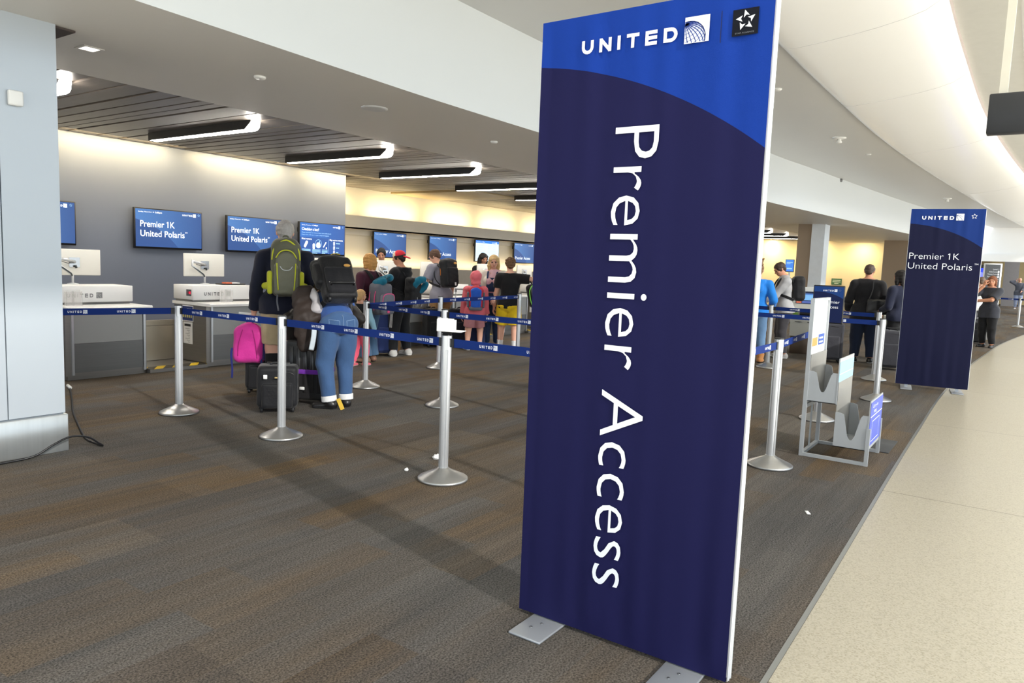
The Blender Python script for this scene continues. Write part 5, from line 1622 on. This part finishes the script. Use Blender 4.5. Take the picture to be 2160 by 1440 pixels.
S = SDF(.008); S.rbox((-.17, -.08, .30), (.05, .07, .13), .04, .03); S.ell((-.16, -.06, .44), (.07, .07, .06), .03); S.build('side_pocket', blackn, p.t, .006, 18, 8)
MB().tube([(-.11, -.215, .10), (-.105, -.235, .115), (.105, -.235, .115), (.11, -.215, .10)], .011, 8).build('carry_bar', M_black, p.t)
mb = MB(); ribbon(mb, [(-.05, -.13, .50), (0, -.14, .535), (.07, -.14, .53)], .022, .008, (0, -.3, 1)); mb.build('grab_handle', cloth('yellow_web', (206, 178, 44)), p.t)
S = SDF(.005); S.ell((.09, -.205, .345), (.035, .012, .018), .01); S.build('badge', cloth('tan_badge', (214, 160, 84)), p.t)
for x in (-.125, .125):
    MB().tube([(x-.012, -.12, .0), (x+.012, -.12, .0)], .034, 14).rbox(x-.02, x+.02, -.15, -.08, .0, .05, .01, 2).build('wheel', M_black, p.t)
for x in (-.12, .12): MB().lathe([(.006, 0), (.006, .004)], 10).xf(Matrix.Translation((x, -.216, .13)) @ Matrix.Rotation(PI/2, 4, 'X')).build('rivet', M_chrome, p.t)
p.straps(B, blackn)
fp = B.w(V3(.0, -.17, 0))
o = MB().box(-.02, .02, -.002, .002, 0.004, .12).build('baggage_tag', cloth('yellow_tag', (214, 176, 66)), None, (fp.x+.02, fp.y, 0)); o.rotation_euler = (0, math.radians(-22), math.radians(-45))
tag(o, 'yellow paper tag standing on carpet behind the bent man\'s shoes', 'tag')
# brown leather jacket and grey scarf over his left arm
t = thing('leather_jacket', 'brown leather jacket draped over the bent man\'s left arm', 'jacket', tuple(B.w(V3(-.27, .14, .33))), B.yaw)
S = SDF(.008); fl_ = (V3(0, 1, 0), 1.6)
for i, (x, z0, r0_, r1_) in enumerate(((-.10, .40, .055, .045), (-.05, .28, .065, .05), (.01, .33, .06, .05), (.06, .26, .065, .045), (.10, .36, .055, .045))):
    S.cone((x*.35, .06, .80-abs(x)*.3), (x*1.0, -.10-.015*(i % 2), .58-abs(x)*.5), .075, r0_, .025, fl_)
    S.cone((x*1.0, -.10-.015*(i % 2), .58-abs(x)*.5), (x*.95, -.09, z0), r0_, r1_, .018, fl_)
S.build('drape', mat('brown_leather', (50, 41, 37), .6, bump=.6, bscale=16, var=.4, vscale=5, spec=.3), t, .010, 17, 3)
mb = MB(); ribbon(mb, [(.02, -.24, .50), (.01, -.25, .38), (-.01, -.24, .26)], .05, .008, (0, -1, 0)); mb.build('pale_strip', cloth('pale_lining', (186, 196, 204)), t)
t = thing('scarf', 'light grey scarf tucked beside the black wheeled backpack', 'scarf', tuple(B.w(V3(-.20, .10, .95))), B.yaw)
S = SDF(.007); S.cone((0, 0, .15), (.01, -.05, .03), .032, .055, .03); S.cone((0, 0, .15), (.0, .03, .21), .035, .026, .03); S.build('knit', cloth('grey_knit', (176, 172, 174)), t, .008, 22, 5)

# ---- small girl
Cg = Fig('small girl in black vest and pink leggings', (7.06, 7.42), -78, 1.05, child=True, build=1.08, voxel=.006,
         arms={'R': {'w': (.20, .10, .40), 'curl': 30}, 'L': {'w': (-.16, .12, .42)}}, feet={'R': (.06, .06, 5), 'L': (-.05, -.05, -5)})
Cg.hair('blond_child', (208, 166, 112), 'pony')
Cg.top('undershirt', cloth('sky_knit', (160, 206, 226)), .010, .95, -.06, ts=.012)
Cg.top('vest', black, .022, .0, -.05, collar=.02)
Cg.bottom('leggings', cloth('coral_pink', (226, 92, 118)), .008, .96)
Cg.shoes(cloth('pink_shoe', (206, 96, 110)), whitec, 1.1)

# ---- woman in maroon with a grey and pink backpack
D = Fig('blonde bobbed woman in maroon sweater and jeans', (7.42, 7.62), 0, 1.54, female=True, skin='fair', arms={'L': {'w': (-.14, .10, .55)}, 'R': {'w': (.15, .08, .50)}}, feet={'R': (.07, .03, 10), 'L': (-.06, -.02, -14)})
D.hair('golden', (196, 144, 78), 'bob')
D.top('sweater', cloth('maroon_knit', (70, 30, 46)), .013, .97, -.06)
D.bottom('jeans', cloth('wide_denim', (70, 98, 128), var=.22), .022, .97, .05)
D.shoes(mat('tan_sandal', (120, 86, 70), .5), rubber)
H = D.H
p = Pack('grey and pink backpack on the woman in maroon', D, D.P-D.sp*.075*H-D.f*.075*H, D.sp, D.f)
S = SDF(.008); S.rbox((0, -.11, .22), (.15, .11, .22), .06, .02); S.build('main_body', greyb, p.t, .004, 15, 3)
S = SDF(.008); S.rbox((0, -.24, .15), (.12, .045, .14), .04, .02); S.build('front_pocket', cloth('grey_mid', (120, 122, 134), rough=.6), p.t, .003, 15, 3)
mb = MB()
for y, z1, xx in ((-.04, .42, .158), (-.14, .42, .158)):
    for sg in (-1, 1): ribbon(mb, [(sg*xx, y, .06), (sg*xx, y-.01, .26), (sg*xx*.75, y-.02, z1)], .014, .008, (sg, 0, 0))
ribbon(mb, [(-.11, -.26, .12), (-.10, -.275, .27), (0, -.28, .30), (.10, -.275, .27), (.11, -.26, .12)], .014, .008, (0, -1, .2))
mb.build('zip_piping', cloth('neon_pink', (236, 96, 150)), p.t)
S = SDF(.005); S.rbox((-.03, -.30, .06), (.022, .006, .03), .006, .004); S.build('luggage_tag', MATS['neon_pink'], p.t)
p.straps(D, black)
def neck_pillow(label, loc, rot, s=1.0):
    t = thing('neck_pillow', label, 'neck pillow', loc); t.rotation_euler = rot
    S = SDF(.008)
    pts = [(.105*math.cos(a), .115*math.sin(a), 0) for a in [math.radians(-235+k*29) for k in range(11)]]
    for i in range(10):
        r = .055-.0012*abs(i-4.5)
        S.cone(pts[i], pts[i+1], r, r, .02)
    S.build('cushion', teal, t, .003, 14, 2)
    mb = MB(); mb.tube(smooth_line([pts[0], (-.02, .16, .02), pts[-1]], 5), .004, 6); mb.build('cord', M_black, t)
    S = SDF(.005); S.rbox((.05, -.165, 0), (.02, .006, .026), .004, .003); S.build('label_tag', M_wht, t)
    return t
neck_pillow('teal neck pillow lying on the grey and pink backpack', tuple(D.w(V3(.03, -.235, 1.175))), (math.radians(14), math.radians(22), math.radians(175)))

# ---- man in red cap
F_ = Fig('man in red backwards cap and black hoodie with light grey sneakers', (8.30, 7.85), 10, 1.61, build=1.06, skin='tan', head=(8, 14), arms={'L': {'w': (-.12, .16, .52)}, 'R': {'w': (.13, .16, .52)}}, feet={'R': (.09, -.02, 14), 'L': (-.08, .03, 40)})
F_.hair('dark', (40, 32, 28), 'short')
F_.top('hoodie', black, .022, .97, -.10, hood=True, ts=.022, seed=9)
F_.bottom('track_pants', cloth('black_track', (26, 27, 31), rough=.7), .022, .96, .022)
F_.shoes(cloth('light_grey_mesh', (200, 198, 194)), M_wht, 1.28)
c, R, hh = F_.hc, F_.R, F_.hh
S = SDF(.006); S.ell(c+R@(V3(0, -.05, .20)*hh), V3(.40, .48, .37)*hh, .01, R); S.plane(c+R@(V3(0, 0, .12)*hh), -(R@V3(0, .15, 1)))
q_ = c+R@(V3(0, .12, .2)*hh); yv = R[:, 1]
S.build('cap', [cloth('cap_red', (214, 44, 62)), cloth('cap_mesh', (226, 206, 184))], F_.root, paint=lambda C: (((C-q_)@yv) > 0).astype(int))
S = SDF(.006); S.ell(c+R@(V3(0, -.58, .02)*hh), V3(.30, .34, .06)*hh, .01, R@np.array([[1, 0, 0], [0, math.cos(.45), math.sin(.45)], [0, -math.sin(.45), math.cos(.45)]]).T); S.build('cap_brim', MATS['cap_red'], F_.root)
for k in range(3):
    mb = MB(); H = F_.H
    kk, aa, hp = F_.knee['L'], F_.ank['L'], F_.hip['L']
    pts = [hp+(kk-hp)*f+V3(-(.068-.022*f)*H-.024, -.006-k*.018+.02, 0) for f in (.25, .5, .75, 1.0)]
    ribbon(mb, [tuple(p_) for p_ in pts], .009, .004, (-1, 0, 0)); mb.build('side_stripe', whitec, F_.root)
H = F_.H
p = Pack('black backpack hanging low on the red-capped man', F_, F_.P-F_.sp*.02*H-F_.f*.08*H, F_.sp, F_.f)
S = SDF(.008); S.rbox((0, -.10, .20), (.14, .09, .20), .06, .02); S.build('main_body', blackn, p.t, .004, 15, 5)
for k, x in enumerate((-.10, -.03, .05, .1)):
    mb = MB(); ribbon(mb, [(x, -.195, .10), (x+.01, -.20, .02), (x-.005, -.195, -.05)], .008, .003, (0, -1, 0)); mb.build('loose_strap', whitec if k % 2 else blackn, p.t)
p.straps(F_, blackn)
neck_pillow('teal neck pillow hanging from the red-capped man\'s pack', tuple(F_.w(V3(.04, -.315, 1.10))), (math.radians(48), math.radians(-38), math.radians(200)))

# ---- young agent behind the counter
G = Fig('young black-haired agent in white shirt behind the counter monitor', (9.9, 9.86), 150, 1.68, skin='tan', head=(18, -20), arms={'L': {'w': (-.12, .20, .60)}, 'R': {'w': (.12, .20, .60)}})
G.hair('jet', (18, 17, 18), 'short')
G.top('shirt', cloth('white_shirt', (206, 208, 216)), .012, .97, -.03, collar=.03)
G.bottom('trousers', black, .014)
G.shoes(shoe_b)

# ---- man in grey polo with black backpack
I_ = Fig('brown-haired man in grey t-shirt and tan trousers at counter', (9.80, 8.30), -8, 1.70, build=1.04, head=(26, 24), lean=8, arms={'L': {'w': (-.15, .20, .585), 'palm': (0, -1, -1)}, 'R': {'w': (.21, .08, .50)}}, feet={'R': (.07, .0, 12), 'L': (-.06, .05, -10)})
I_.hair('chestnut', (88, 62, 46), 'short')
I_.top('t_shirt', cloth('heather_grey', (140, 138, 150)), .014, .36, -.06, collar=.012, ts=.022)
I_.bottom('trousers', cloth('tan_chino', (146, 112, 74)), .02, .97, .024)
I_.shoes(mat('tan_shoe', (186, 150, 112), .5), rubber)
H = I_.H
p = Pack('black backpack with orange badge on man in grey t-shirt', I_, I_.P+I_.sp*.055*H-I_.f*.075*H, I_.sp, I_.f)
S = SDF(.008); S.rbox((0, -.10, .25), (.155, .095, .24), .06, .02); S.ell((0, -.10, .43), (.13, .09, .08), .04); S.build('main_body', blackn, p.t, .004, 15, 6)
S = SDF(.008); S.rbox((0, -.20, .20), (.12, .03, .15), .028, .02); S.build('front_pocket', MATS['black_canvas'], p.t, .003, 15, 6)
S = SDF(.005); S.ell((.07, -.205, .42), (.038, .014, .02), .01); S.build('badge', MATS['tan_badge'], p.t)
S = SDF(.005); S.rbox((.02, -.235, .06), (.02, .005, .03), .004, .003); S.build('label_tag', whitec, p.t)
mb = MB(); ribbon(mb, [(-.158, -.06, .22), (-.16, -.07, .28), (-.155, -.06, .34)], .012, .006, (-1, 0, 0)); mb.build('zip_pull', cloth('orange_web', (214, 130, 50)), p.t)
mb = MB(); ribbon(mb, [(-.14, -.02, .06), (-.18, .01, .12), (-.2, .04, .2), (-.19, .06, .34)], .018, .004, (-1, -.3, 0)); mb.build('loose_strap', black, p.t)
p.straps(I_, blackn)

# ---- dark-haired agent
J = Fig('long dark-haired agent in black uniform behind white monitor', (12.95, 9.86), 175, 1.69, female=True, skin='tan', head=(18, -16), lean=3, arms={'L': {'w': (-.13, .19, .60)}, 'R': {'w': (.14, .18, .60)}})
J.hair('black', (24, 20, 20), 'long')
J.top('jacket', black, .014, .56, -.05, collar=.01)
J.bottom('trousers', black, .014); J.shoes(shoe_b)

# ---- child in pink hooded jacket
K = Fig('child in pink hooded jacket with blue and red backpack', (9.84, 7.58), -50, 1.33, child=True, voxel=.007, arms={'L': {'w': (-.17, .06, .36)}, 'R': {'w': (.17, .06, .36)}}, feet={'R': (.075, .04, 22), 'L': (-.085, -.02, -18)})
coral = cloth('coral_jacket', (224, 112, 122))
K.top('jacket', coral, .020, .96, -.05, ts=.022)
S = SDF(.007); hh, R, c = K.hh, K.R, K.hc
S.ell(c+R@(V3(0, -.05, .10)*hh), V3(.44, .52, .47)*hh, .02, R); S.ell(c+R@(V3(0, -.10, -.42)*hh), V3(.36, .38, .25)*hh, .05, R); S.ell(c+R@(V3(0, .52, -.10)*hh), V3(.28, .40, .40)*hh, 0, R, True)
S.build('hood', coral, K.root, .006, 26, 3)
K.bottom('shorts', cloth('pink_grey_short', (186, 128, 132)), .02, .42, .032)
K.socks(cloth('blue_sock', (110, 150, 196)), .06, .006)
K.shoes(cloth('blue_sneaker', (60, 84, 140), var=.4), M_wht, 1.25)
H = K.H
p = Pack('blue and red child backpack on the pink hooded jacket', K, K.P+K.sp*.02*H-K.f*.085*H, K.sp, K.f)
S = SDF(.006); S.rbox((0, -.07, .19), (.125, .07, .19), .06, .02); S.ell((0, -.07, .34), (.10, .065, .07), .03); S.build('main_body', cloth('strong_red', (196, 48, 66), rough=.6), p.t, .003, 18, 2)
S = SDF(.006); S.rbox((0, -.14, .19), (.085, .03, .155), .028, .02); S.ell((0, -.14, .32), (.075, .03, .06), .03); S.build('front_panel', cloth('royal_blue', (36, 92, 196), rough=.6), p.t, .003, 18, 2)
for sg in (-1, 1):
    S = SDF(.006); S.rbox((sg*.13, -.07, .17), (.018, .055, .13), .016, .01); S.build('side_mesh', greyb, p.t)
S = SDF(.006); S.rbox((0, -.10, .03), (.11, .07, .035), .03, .01); S.build('base_panel', greyb, p.t)
p.straps(K, MATS['royal_blue'])

# ---- blonde woman facing us
Lw = Fig('long-haired blonde woman in denim overalls and white jacket', (10.33, 7.58), 118, 1.62, female=True, head=(16, 10), arms={'L': {'w': (-.06, .22, .56), 'pole': (-1, -.4, -.3), 'palm': (0, 0, -1)}, 'R': {'w': (.13, .08, .50)}}, feet={'R': (.05, .03, 5), 'L': (-.06, -.01, -10)})
Lw.hair('blond', (214, 180, 124), 'long')
Lw.top('blouse', cloth('pale_pink', (226, 186, 196)), .008, .95, -.02)
Lw.bottom('overalls', denimd, .015, .97, .018, waist=.07)
H = Lw.H
S = SDF(.007); S.rbox(Lw.chest+Lw.f2*.066*H-Lw.sp2*.035*H, V3(.062, .014, .075)*H, .012, .01, np.stack([Lw.X, Lw.f2, Lw.sp2], 1)); S.build('overall_bib', denimd, Lw.root)
for sg in (-1, 1):
    mb = MB(); c0 = Lw.chest+Lw.X*sg*.05*H
    ribbon(mb, [tuple(c0+Lw.f2*.085*H+Lw.sp2*.03*H), tuple(c0+Lw.f2*.065*H+Lw.sp2*.085*H), tuple(c0+Lw.f2*.0*H+Lw.sp2*.128*H)], .03, .006, tuple(Lw.f2)); mb.build('overall_strap', denimd, Lw.root)
S = SDF(.008); Lw.torso(S, .022)
S.cone(Lw.P+Lw.sp*.02*H, Lw.P-Lw.sp*.05*H, .09*H+.02, .09*H+.024, .03, (Lw.f, 1.35))
S.rbox(Lw.chest+Lw.f2*.12*H-Lw.sp2*.06*H, V3(.058, .09, .22)*H, .02, 0, np.stack([Lw.X, Lw.f2, Lw.sp2], 1), 0, True)
S.plane(Lw.P-Lw.sp*.04*H, -Lw.sp); S.plane(Lw.neck+Lw.sp2*.0*H, Lw.sp2)
for q in 'RL': Lw.arm(S, q, .020, .93, .022)
S.build('jacket', cloth('white_jacket', (226, 220, 208)), Lw.root, .004, 14, 3)
Lw.shoes(cloth('blue_shoe', (120, 150, 180)), whitec)

# ---- boy in black t-shirt
N_ = Fig('curly-haired boy in black t-shirt and yellow shorts', (10.15, 7.10), -62, 1.565, head=(4, 12), arms={'L': {'w': (-.17, .06, .47)}, 'R': {'w': (.34, .12, .72), 'pole': (.3, -.8, .4), 'curl': 45}}, feet={'R': (.08, -.02, 16), 'L': (-.09, .05, -30)})
N_.hair('curly_brown', (104, 74, 48), 'curly')
N_.top('t_shirt', black, .018, .34, -.062, ts=.026)
N_.bottom('shorts', cloth('bright_yellow', (232, 196, 34)), .034, .46, .05)
N_.socks(whitec, .075, .007)
N_.shoes(cloth('white_sneaker', (214, 206, 204)), M_wht, 1.2)
wp = N_.w(N_.elb['R']*.85+N_.wri['R']*.15)
t = thing('backpack', 'grey and lime-edged backpack hung on the boy\'s raised arm', 'backpack', (wp.x+.02, wp.y-.06, wp.z-.47), math.radians(-38)); t.rotation_euler = (0, math.radians(-14), math.radians(-38))
S = SDF(.008); S.rbox((0, 0, .24), (.15, .09, .20), .07, .02); S.build('main_body', blackn, t, .004, 15, 7)
S = SDF(.007); S.rbox((.01, -.085, .29), (.115, .03, .13), .028, .02); S.build('front_panel', cloth('slate_grey', (112, 112, 118), rough=.6), t, .003, 15, 7)
mb = MB(); ribbon(mb, [(-.13, -.09, .07), (-.145, -.10, .22), (-.12, -.105, .37), (0, -.10, .445), (.11, -.10, .38)], .016, .012, (0, -1, 0)); mb.build('piping', cloth('neon_green', (140, 226, 84)), t)
mb = MB(); ribbon(mb, [(-.03, 0, .43), (-.05, .02, .50), (.05, .02, .50), (.03, 0, .43)], .02, .008, (0, -1, 0)); mb.build('grab_handle', black, t)
S = SDF(.005); S.rbox((-.12, -.09, .02), (.03, .012, .035), .01, .005); S.build('buckle', MATS['neon_green'], t)

# ---- right side: woman in blue hoodie, man in grey jacket, man in black suit
Q = Fig('woman in bright blue hoodie and ripped jeans with hair bun', (12.40, 3.63), -74, 1.64, female=True, skin='fair', arms={'R': {'w': (.15, .08, .55)}}, feet={'R': (.075, .0, 10), 'L': (-.07, .05, -8)})
Q.hair('ash_brown', (122, 92, 62), 'bun')
Q.top('hoodie', cloth('azure_fleece', (34, 122, 208)), .018, .97, -.045, hood=True, ts=.020)
Q.bottom('jeans', denimf, .012, .96)
Q.shoes(cloth('tan_boot', (176, 122, 74)), rubber, 1.15, boot=.05)
Rm = Fig('man in light grey jacket with black backpack', (13.45, 3.44), 25, 1.71, skin='tan', head=(30, 12), lean=4, arms={'L': {'w': (-.05, .24, .585), 'palm': (0, 0, -1)}, 'R': {'w': (.08, .22, .575), 'palm': (0, 0, -1)}})
Rm.hair('dark_brown', (62, 46, 38), 'short')
Rm.top('jacket', cloth('light_grey_shell', (172, 172, 174), rough=.6), .020, .97, -.06, collar=.03, ts=.020)
Rm.bottom('trousers', cloth('charcoal_chino', (62, 60, 64)), .016); Rm.shoes(cloth('grey_shoe', (150, 148, 146)), M_wht, 1.1)
H = Rm.H
p = Pack('black backpack on the man in light grey jacket', Rm, Rm.P+Rm.sp*.06*H-Rm.f*.078*H, Rm.sp, Rm.f)
S = SDF(.009); S.rbox((0, -.10, .22), (.14, .10, .22), .07, .02); S.build('main_body', blackn, p.t, .004, 15, 2)
p.straps(Rm, blackn)
T_ = Fig('man in black suit jacket seen from behind at kiosk', (14.01, 2.21), -78, 1.71, build=1.16, shw=.12, skin='tan', head=(12, -8), arms={'L': {'w': (-.16, .12, .53)}, 'R': {'w': (.16, .12, .53)}}, feet={'R': (.075, 0, 14), 'L': (-.075, .03, -10)})
T_.hair('dark_grey', (74, 60, 52), 'short')
T_.top('suit_jacket', cloth('black_wool', (26, 25, 28)), .022, .97, -.13, collar=.025, ts=.022, flare=.008)
T_.bottom('jeans', cloth('navy_denim', (34, 44, 66)), .022, .97, .022); T_.shoes(shoe_b, whitec, 1.05)
t = thing('shoulder_bag', 'black leather shoulder bag at the suited man\'s right hip', 'bag', tuple(T_.w(V3(.17, -.17, .86))), T_.yaw)
S = SDF(.009); S.rbox((0, 0, .13), (.18, .06, .13), .04, .02); S.build('main_body', mat('bag_leather', (30, 29, 30), .38, bump=.3, bscale=18), t, .006, 14, 3)
mb = MB(); ribbon(mb, [(-.15, 0, .22), (-.10, .02, .42), (-.10, .06, .58)], .02, .005, (0, -1, 0)); mb.build('bag_strap', M_black, t)
U_ = Fig('dark-haired woman in navy jacket half behind the smaller banner', (13.76, 1.66), -40, 1.62, female=True, skin='tan', head=(8, 15), arms={'L': {'w': (-.09, .15, .58), 'palm': (0, 0, -1)}})
U_.hair('near_black', (30, 25, 24), 'long')
U_.top('jacket', cloth('navy_jacket', (32, 36, 56)), .02, .97, -.05, ts=.02); U_.bottom('trousers', black, .014); U_.shoes(shoe_b)

# ---- staff woman, hand to her mouth
W_ = Fig('staff woman in dark uniform with hand at her mouth', (19.94, .58), 62, 1.62, female=True, skin='tan', build=1.08, head=(6, 20), voxel=.009,
         arms={'R': {'w': (.035, .135, .86), 'pole': (.9, .1, -1), 'dir': (-.25, -.05, .9), 'palm': (-.2, -1, 0), 'curl': 30}, 'L': {'w': (.06, .16, .655), 'pole': (-1, .1, -.3), 'curl': 25}}, feet={'R': (.06, 0, 12), 'L': (-.075, .01, -16)})
W_.hair('auburn', (120, 70, 42), 'bob')
W_.top('uniform_top', cloth('slate_uniform', (50, 52, 60)), .018, .45, -.11, collar=.012, ts=.026, flare=.01)
W_.bottom('trousers', black, .020, .97, .02); W_.shoes(shoe_b)
# ---- two people farther off
Xp = Fig('person in white top partly hidden behind smaller banner edge', (21.3, .84), -60, 1.60, skin='fair', voxel=.012, arms={'L': {'w': (-.10, .22, .56)}})
Xp.hair('grey_brown', (110, 92, 80), 'short'); Xp.top('shirt', whitec, .014, .95, -.04); Xp.bottom('trousers', cloth('mid_grey', (96, 96, 100)), .016); Xp.shoes(shoe_b)
Y_ = Fig('far-off bald man in grey jacket with phone at ear', (51.5, .18), 95, 1.80, skin='fair', voxel=.014, build=1.08, arms={'R': {'w': (.10, .03, .90), 'pole': (1, .2, -.6), 'dir': (-.2, -.1, .9)}, 'L': {'w': (-.06, .20, .58)}})
Y_.top('jacket', cloth('blue_grey_jacket', (84, 88, 100)), .020, .97, -.08); Y_.bottom('jeans', cloth('pale_jeans', (150, 162, 190)), .018); Y_.shoes(M_wht)

# ------------------------------------------------------------------ luggage on the floor
def suitcase(label, loc, rz, w, d, h, m, soft=True, group=None, handle=True, tag_col=None, hpos=0.0):
    t = thing('suitcase', label, 'suitcase', loc, rz, group)
    S = SDF(.008); S.rbox((0, 0, h/2+.045), (w/2, d/2, h/2), .045 if soft else .03, .0)
    if not soft:
        pass
    S.build('shell', m, t, .004 if soft else 0, 9, 3)
    if soft:
        S = SDF(.008); S.rbox((0, -d/2, h*.42), (w*.38, .03, h*.30), .025, 0); S.build('front_pocket', m, t, .003, 12, 4)
        mb = MB(); ribbon(mb, [(-w*.40, -d/2+.012, h*.2), (-w*.41, -d/2+.006, h*.8), (-w*.30, -d/2+.004, h*.96), (w*.30, -d/2+.004, h*.96), (w*.41, -d/2+.006, h*.8), (w*.40, -d/2+.012, h*.2)], .012, .008, (0, -1, 0)); mb.build('zip_line', M_black, t)
    else:
        mb = MB()
        for k in range(-2, 3): mb.rbox(k*w*.17-w*.05, k*w*.17+w*.05, -d/2-.006, -d/2+.01, .12, h-.02, .005, 1)
        mb.build('ribs', m, t)
    for sx in (-1, 1):
        for sy in (-1, 1):
            MB().tube([(sx*w*.38-.012, sy*d*.30, .026), (sx*w*.38+.012, sy*d*.30, .026)], .026, 12).rbox(sx*w*.38-.022, sx*w*.38+.022, sy*d*.30-.02, sy*d*.30+.02, .03, .07, .006, 1).build('wheel', rubber, t)
    if handle:
        hz = h+.04
        mb = MB(); mb.tube([(-.09, d*.3, hz-.02), (-.09, d*.3, hz+hpos)], .008, 6).tube([(.09, d*.3, hz-.02), (.09, d*.3, hz+hpos)], .008, 6).rbox(-.11, .11, d*.3-.015, d*.3+.015, hz+hpos-.01, hz+hpos+.02, .008, 2)
        mb.build('pull_handle', M_alu if hpos > .1 else M_black, t)
    mb = MB(); ribbon(mb, [(-.06, -.02, h+.04), (-.05, -.02, h+.065), (.05, -.02, h+.065), (.06, -.02, h+.04)], .02, .008, (0, -1, 0)); mb.build('carry_handle', M_black, t)
    return t
s1 = suitcase('black soft rolling case right behind the second stanchion', (4.42, 5.74, 0), math.radians(-42), .37, .24, .40, blackn)
MB().rbox(-.12, -.085, -.16, -.15, .33, .37, .003, 1).build('luggage_tag', M_wht, s1); MB().rbox(-.02, .05, -.157, -.15, .335, .35, .002, 1).build('name_plate', mat('gold_plate', (206, 178, 120), .4, .5), s1)
suitcase('black case standing left of the grey-haired man\'s legs', (4.93, 6.66, 0), math.radians(-45), .34, .22, .42, blackn)
s2 = suitcase('dark hard-shell suitcase with purple strap by the bent man\'s left foot', (4.90, 5.86, 0), math.radians(-62), .42, .25, .60, mat('shell_black', (44, 43, 44), .3, var=.1), soft=False, hpos=.03)
MB().rbox(-.216, .216, -.14, .132, .31, .355, .006, 2).build('luggage_strap', cloth('purple_web', (118, 52, 170)), s2); MB().rbox(-.05, .0, -.145, -.13, .15, .18, .002, 1).build('label_tag', M_wht, s2)
suitcase('navy suitcase between the woman in maroon and the red-capped man', (8.16, 8.05, 0), math.radians(-20), .40, .25, .62, cloth('navy_shell', (46, 60, 110)), group=None)
t = thing('cardboard_box', 'brown cardboard box by the red-capped man\'s left leg', 'box', (8.62, 8.38, 0), -.3)
MB().rbox(-.15, .15, -.12, .12, 0, .52, .004, 1).build('carton', cloth('cardboard', (150, 112, 72)), t); MB().box(-.151, .151, -.122, -.12, .24, .27).build('tape', mat('tape', (186, 156, 110), .3), t)
suitcase('black suitcase with raised handle left of the pink jacket child', (10.05, 8.05, 0), math.radians(-45), .44, .28, .62, cloth('ink_black', (26, 28, 36)), hpos=.34)
suitcase('navy suitcase in front of the blonde woman\'s legs', (10.12, 7.78, 0), math.radians(-52), .36, .26, .58, cloth('deep_navy', (34, 42, 74)), hpos=.03)
suitcase('black tall suitcase beside the man in tan trousers', (9.62, 8.30, 0), math.radians(-20), .34, .24, .62, black, hpos=.02)
suitcase('big charcoal suitcase left of the suited man', (13.62, 2.72, 0), math.radians(-74), .50, .30, .64, cloth('charcoal_nylon', (66, 66, 72)), hpos=.03)
suitcase('charcoal suitcase right of the suited man by smaller banner', (13.35, 1.67, 0), math.radians(-78), .38, .26, .60, cloth('charcoal_two', (60, 60, 66)), hpos=.03)
suitcase('black bag on floor behind the smaller banner edge', (20.9, .82, 0), math.radians(-80), .32, .26, .48, black, hpos=.05)
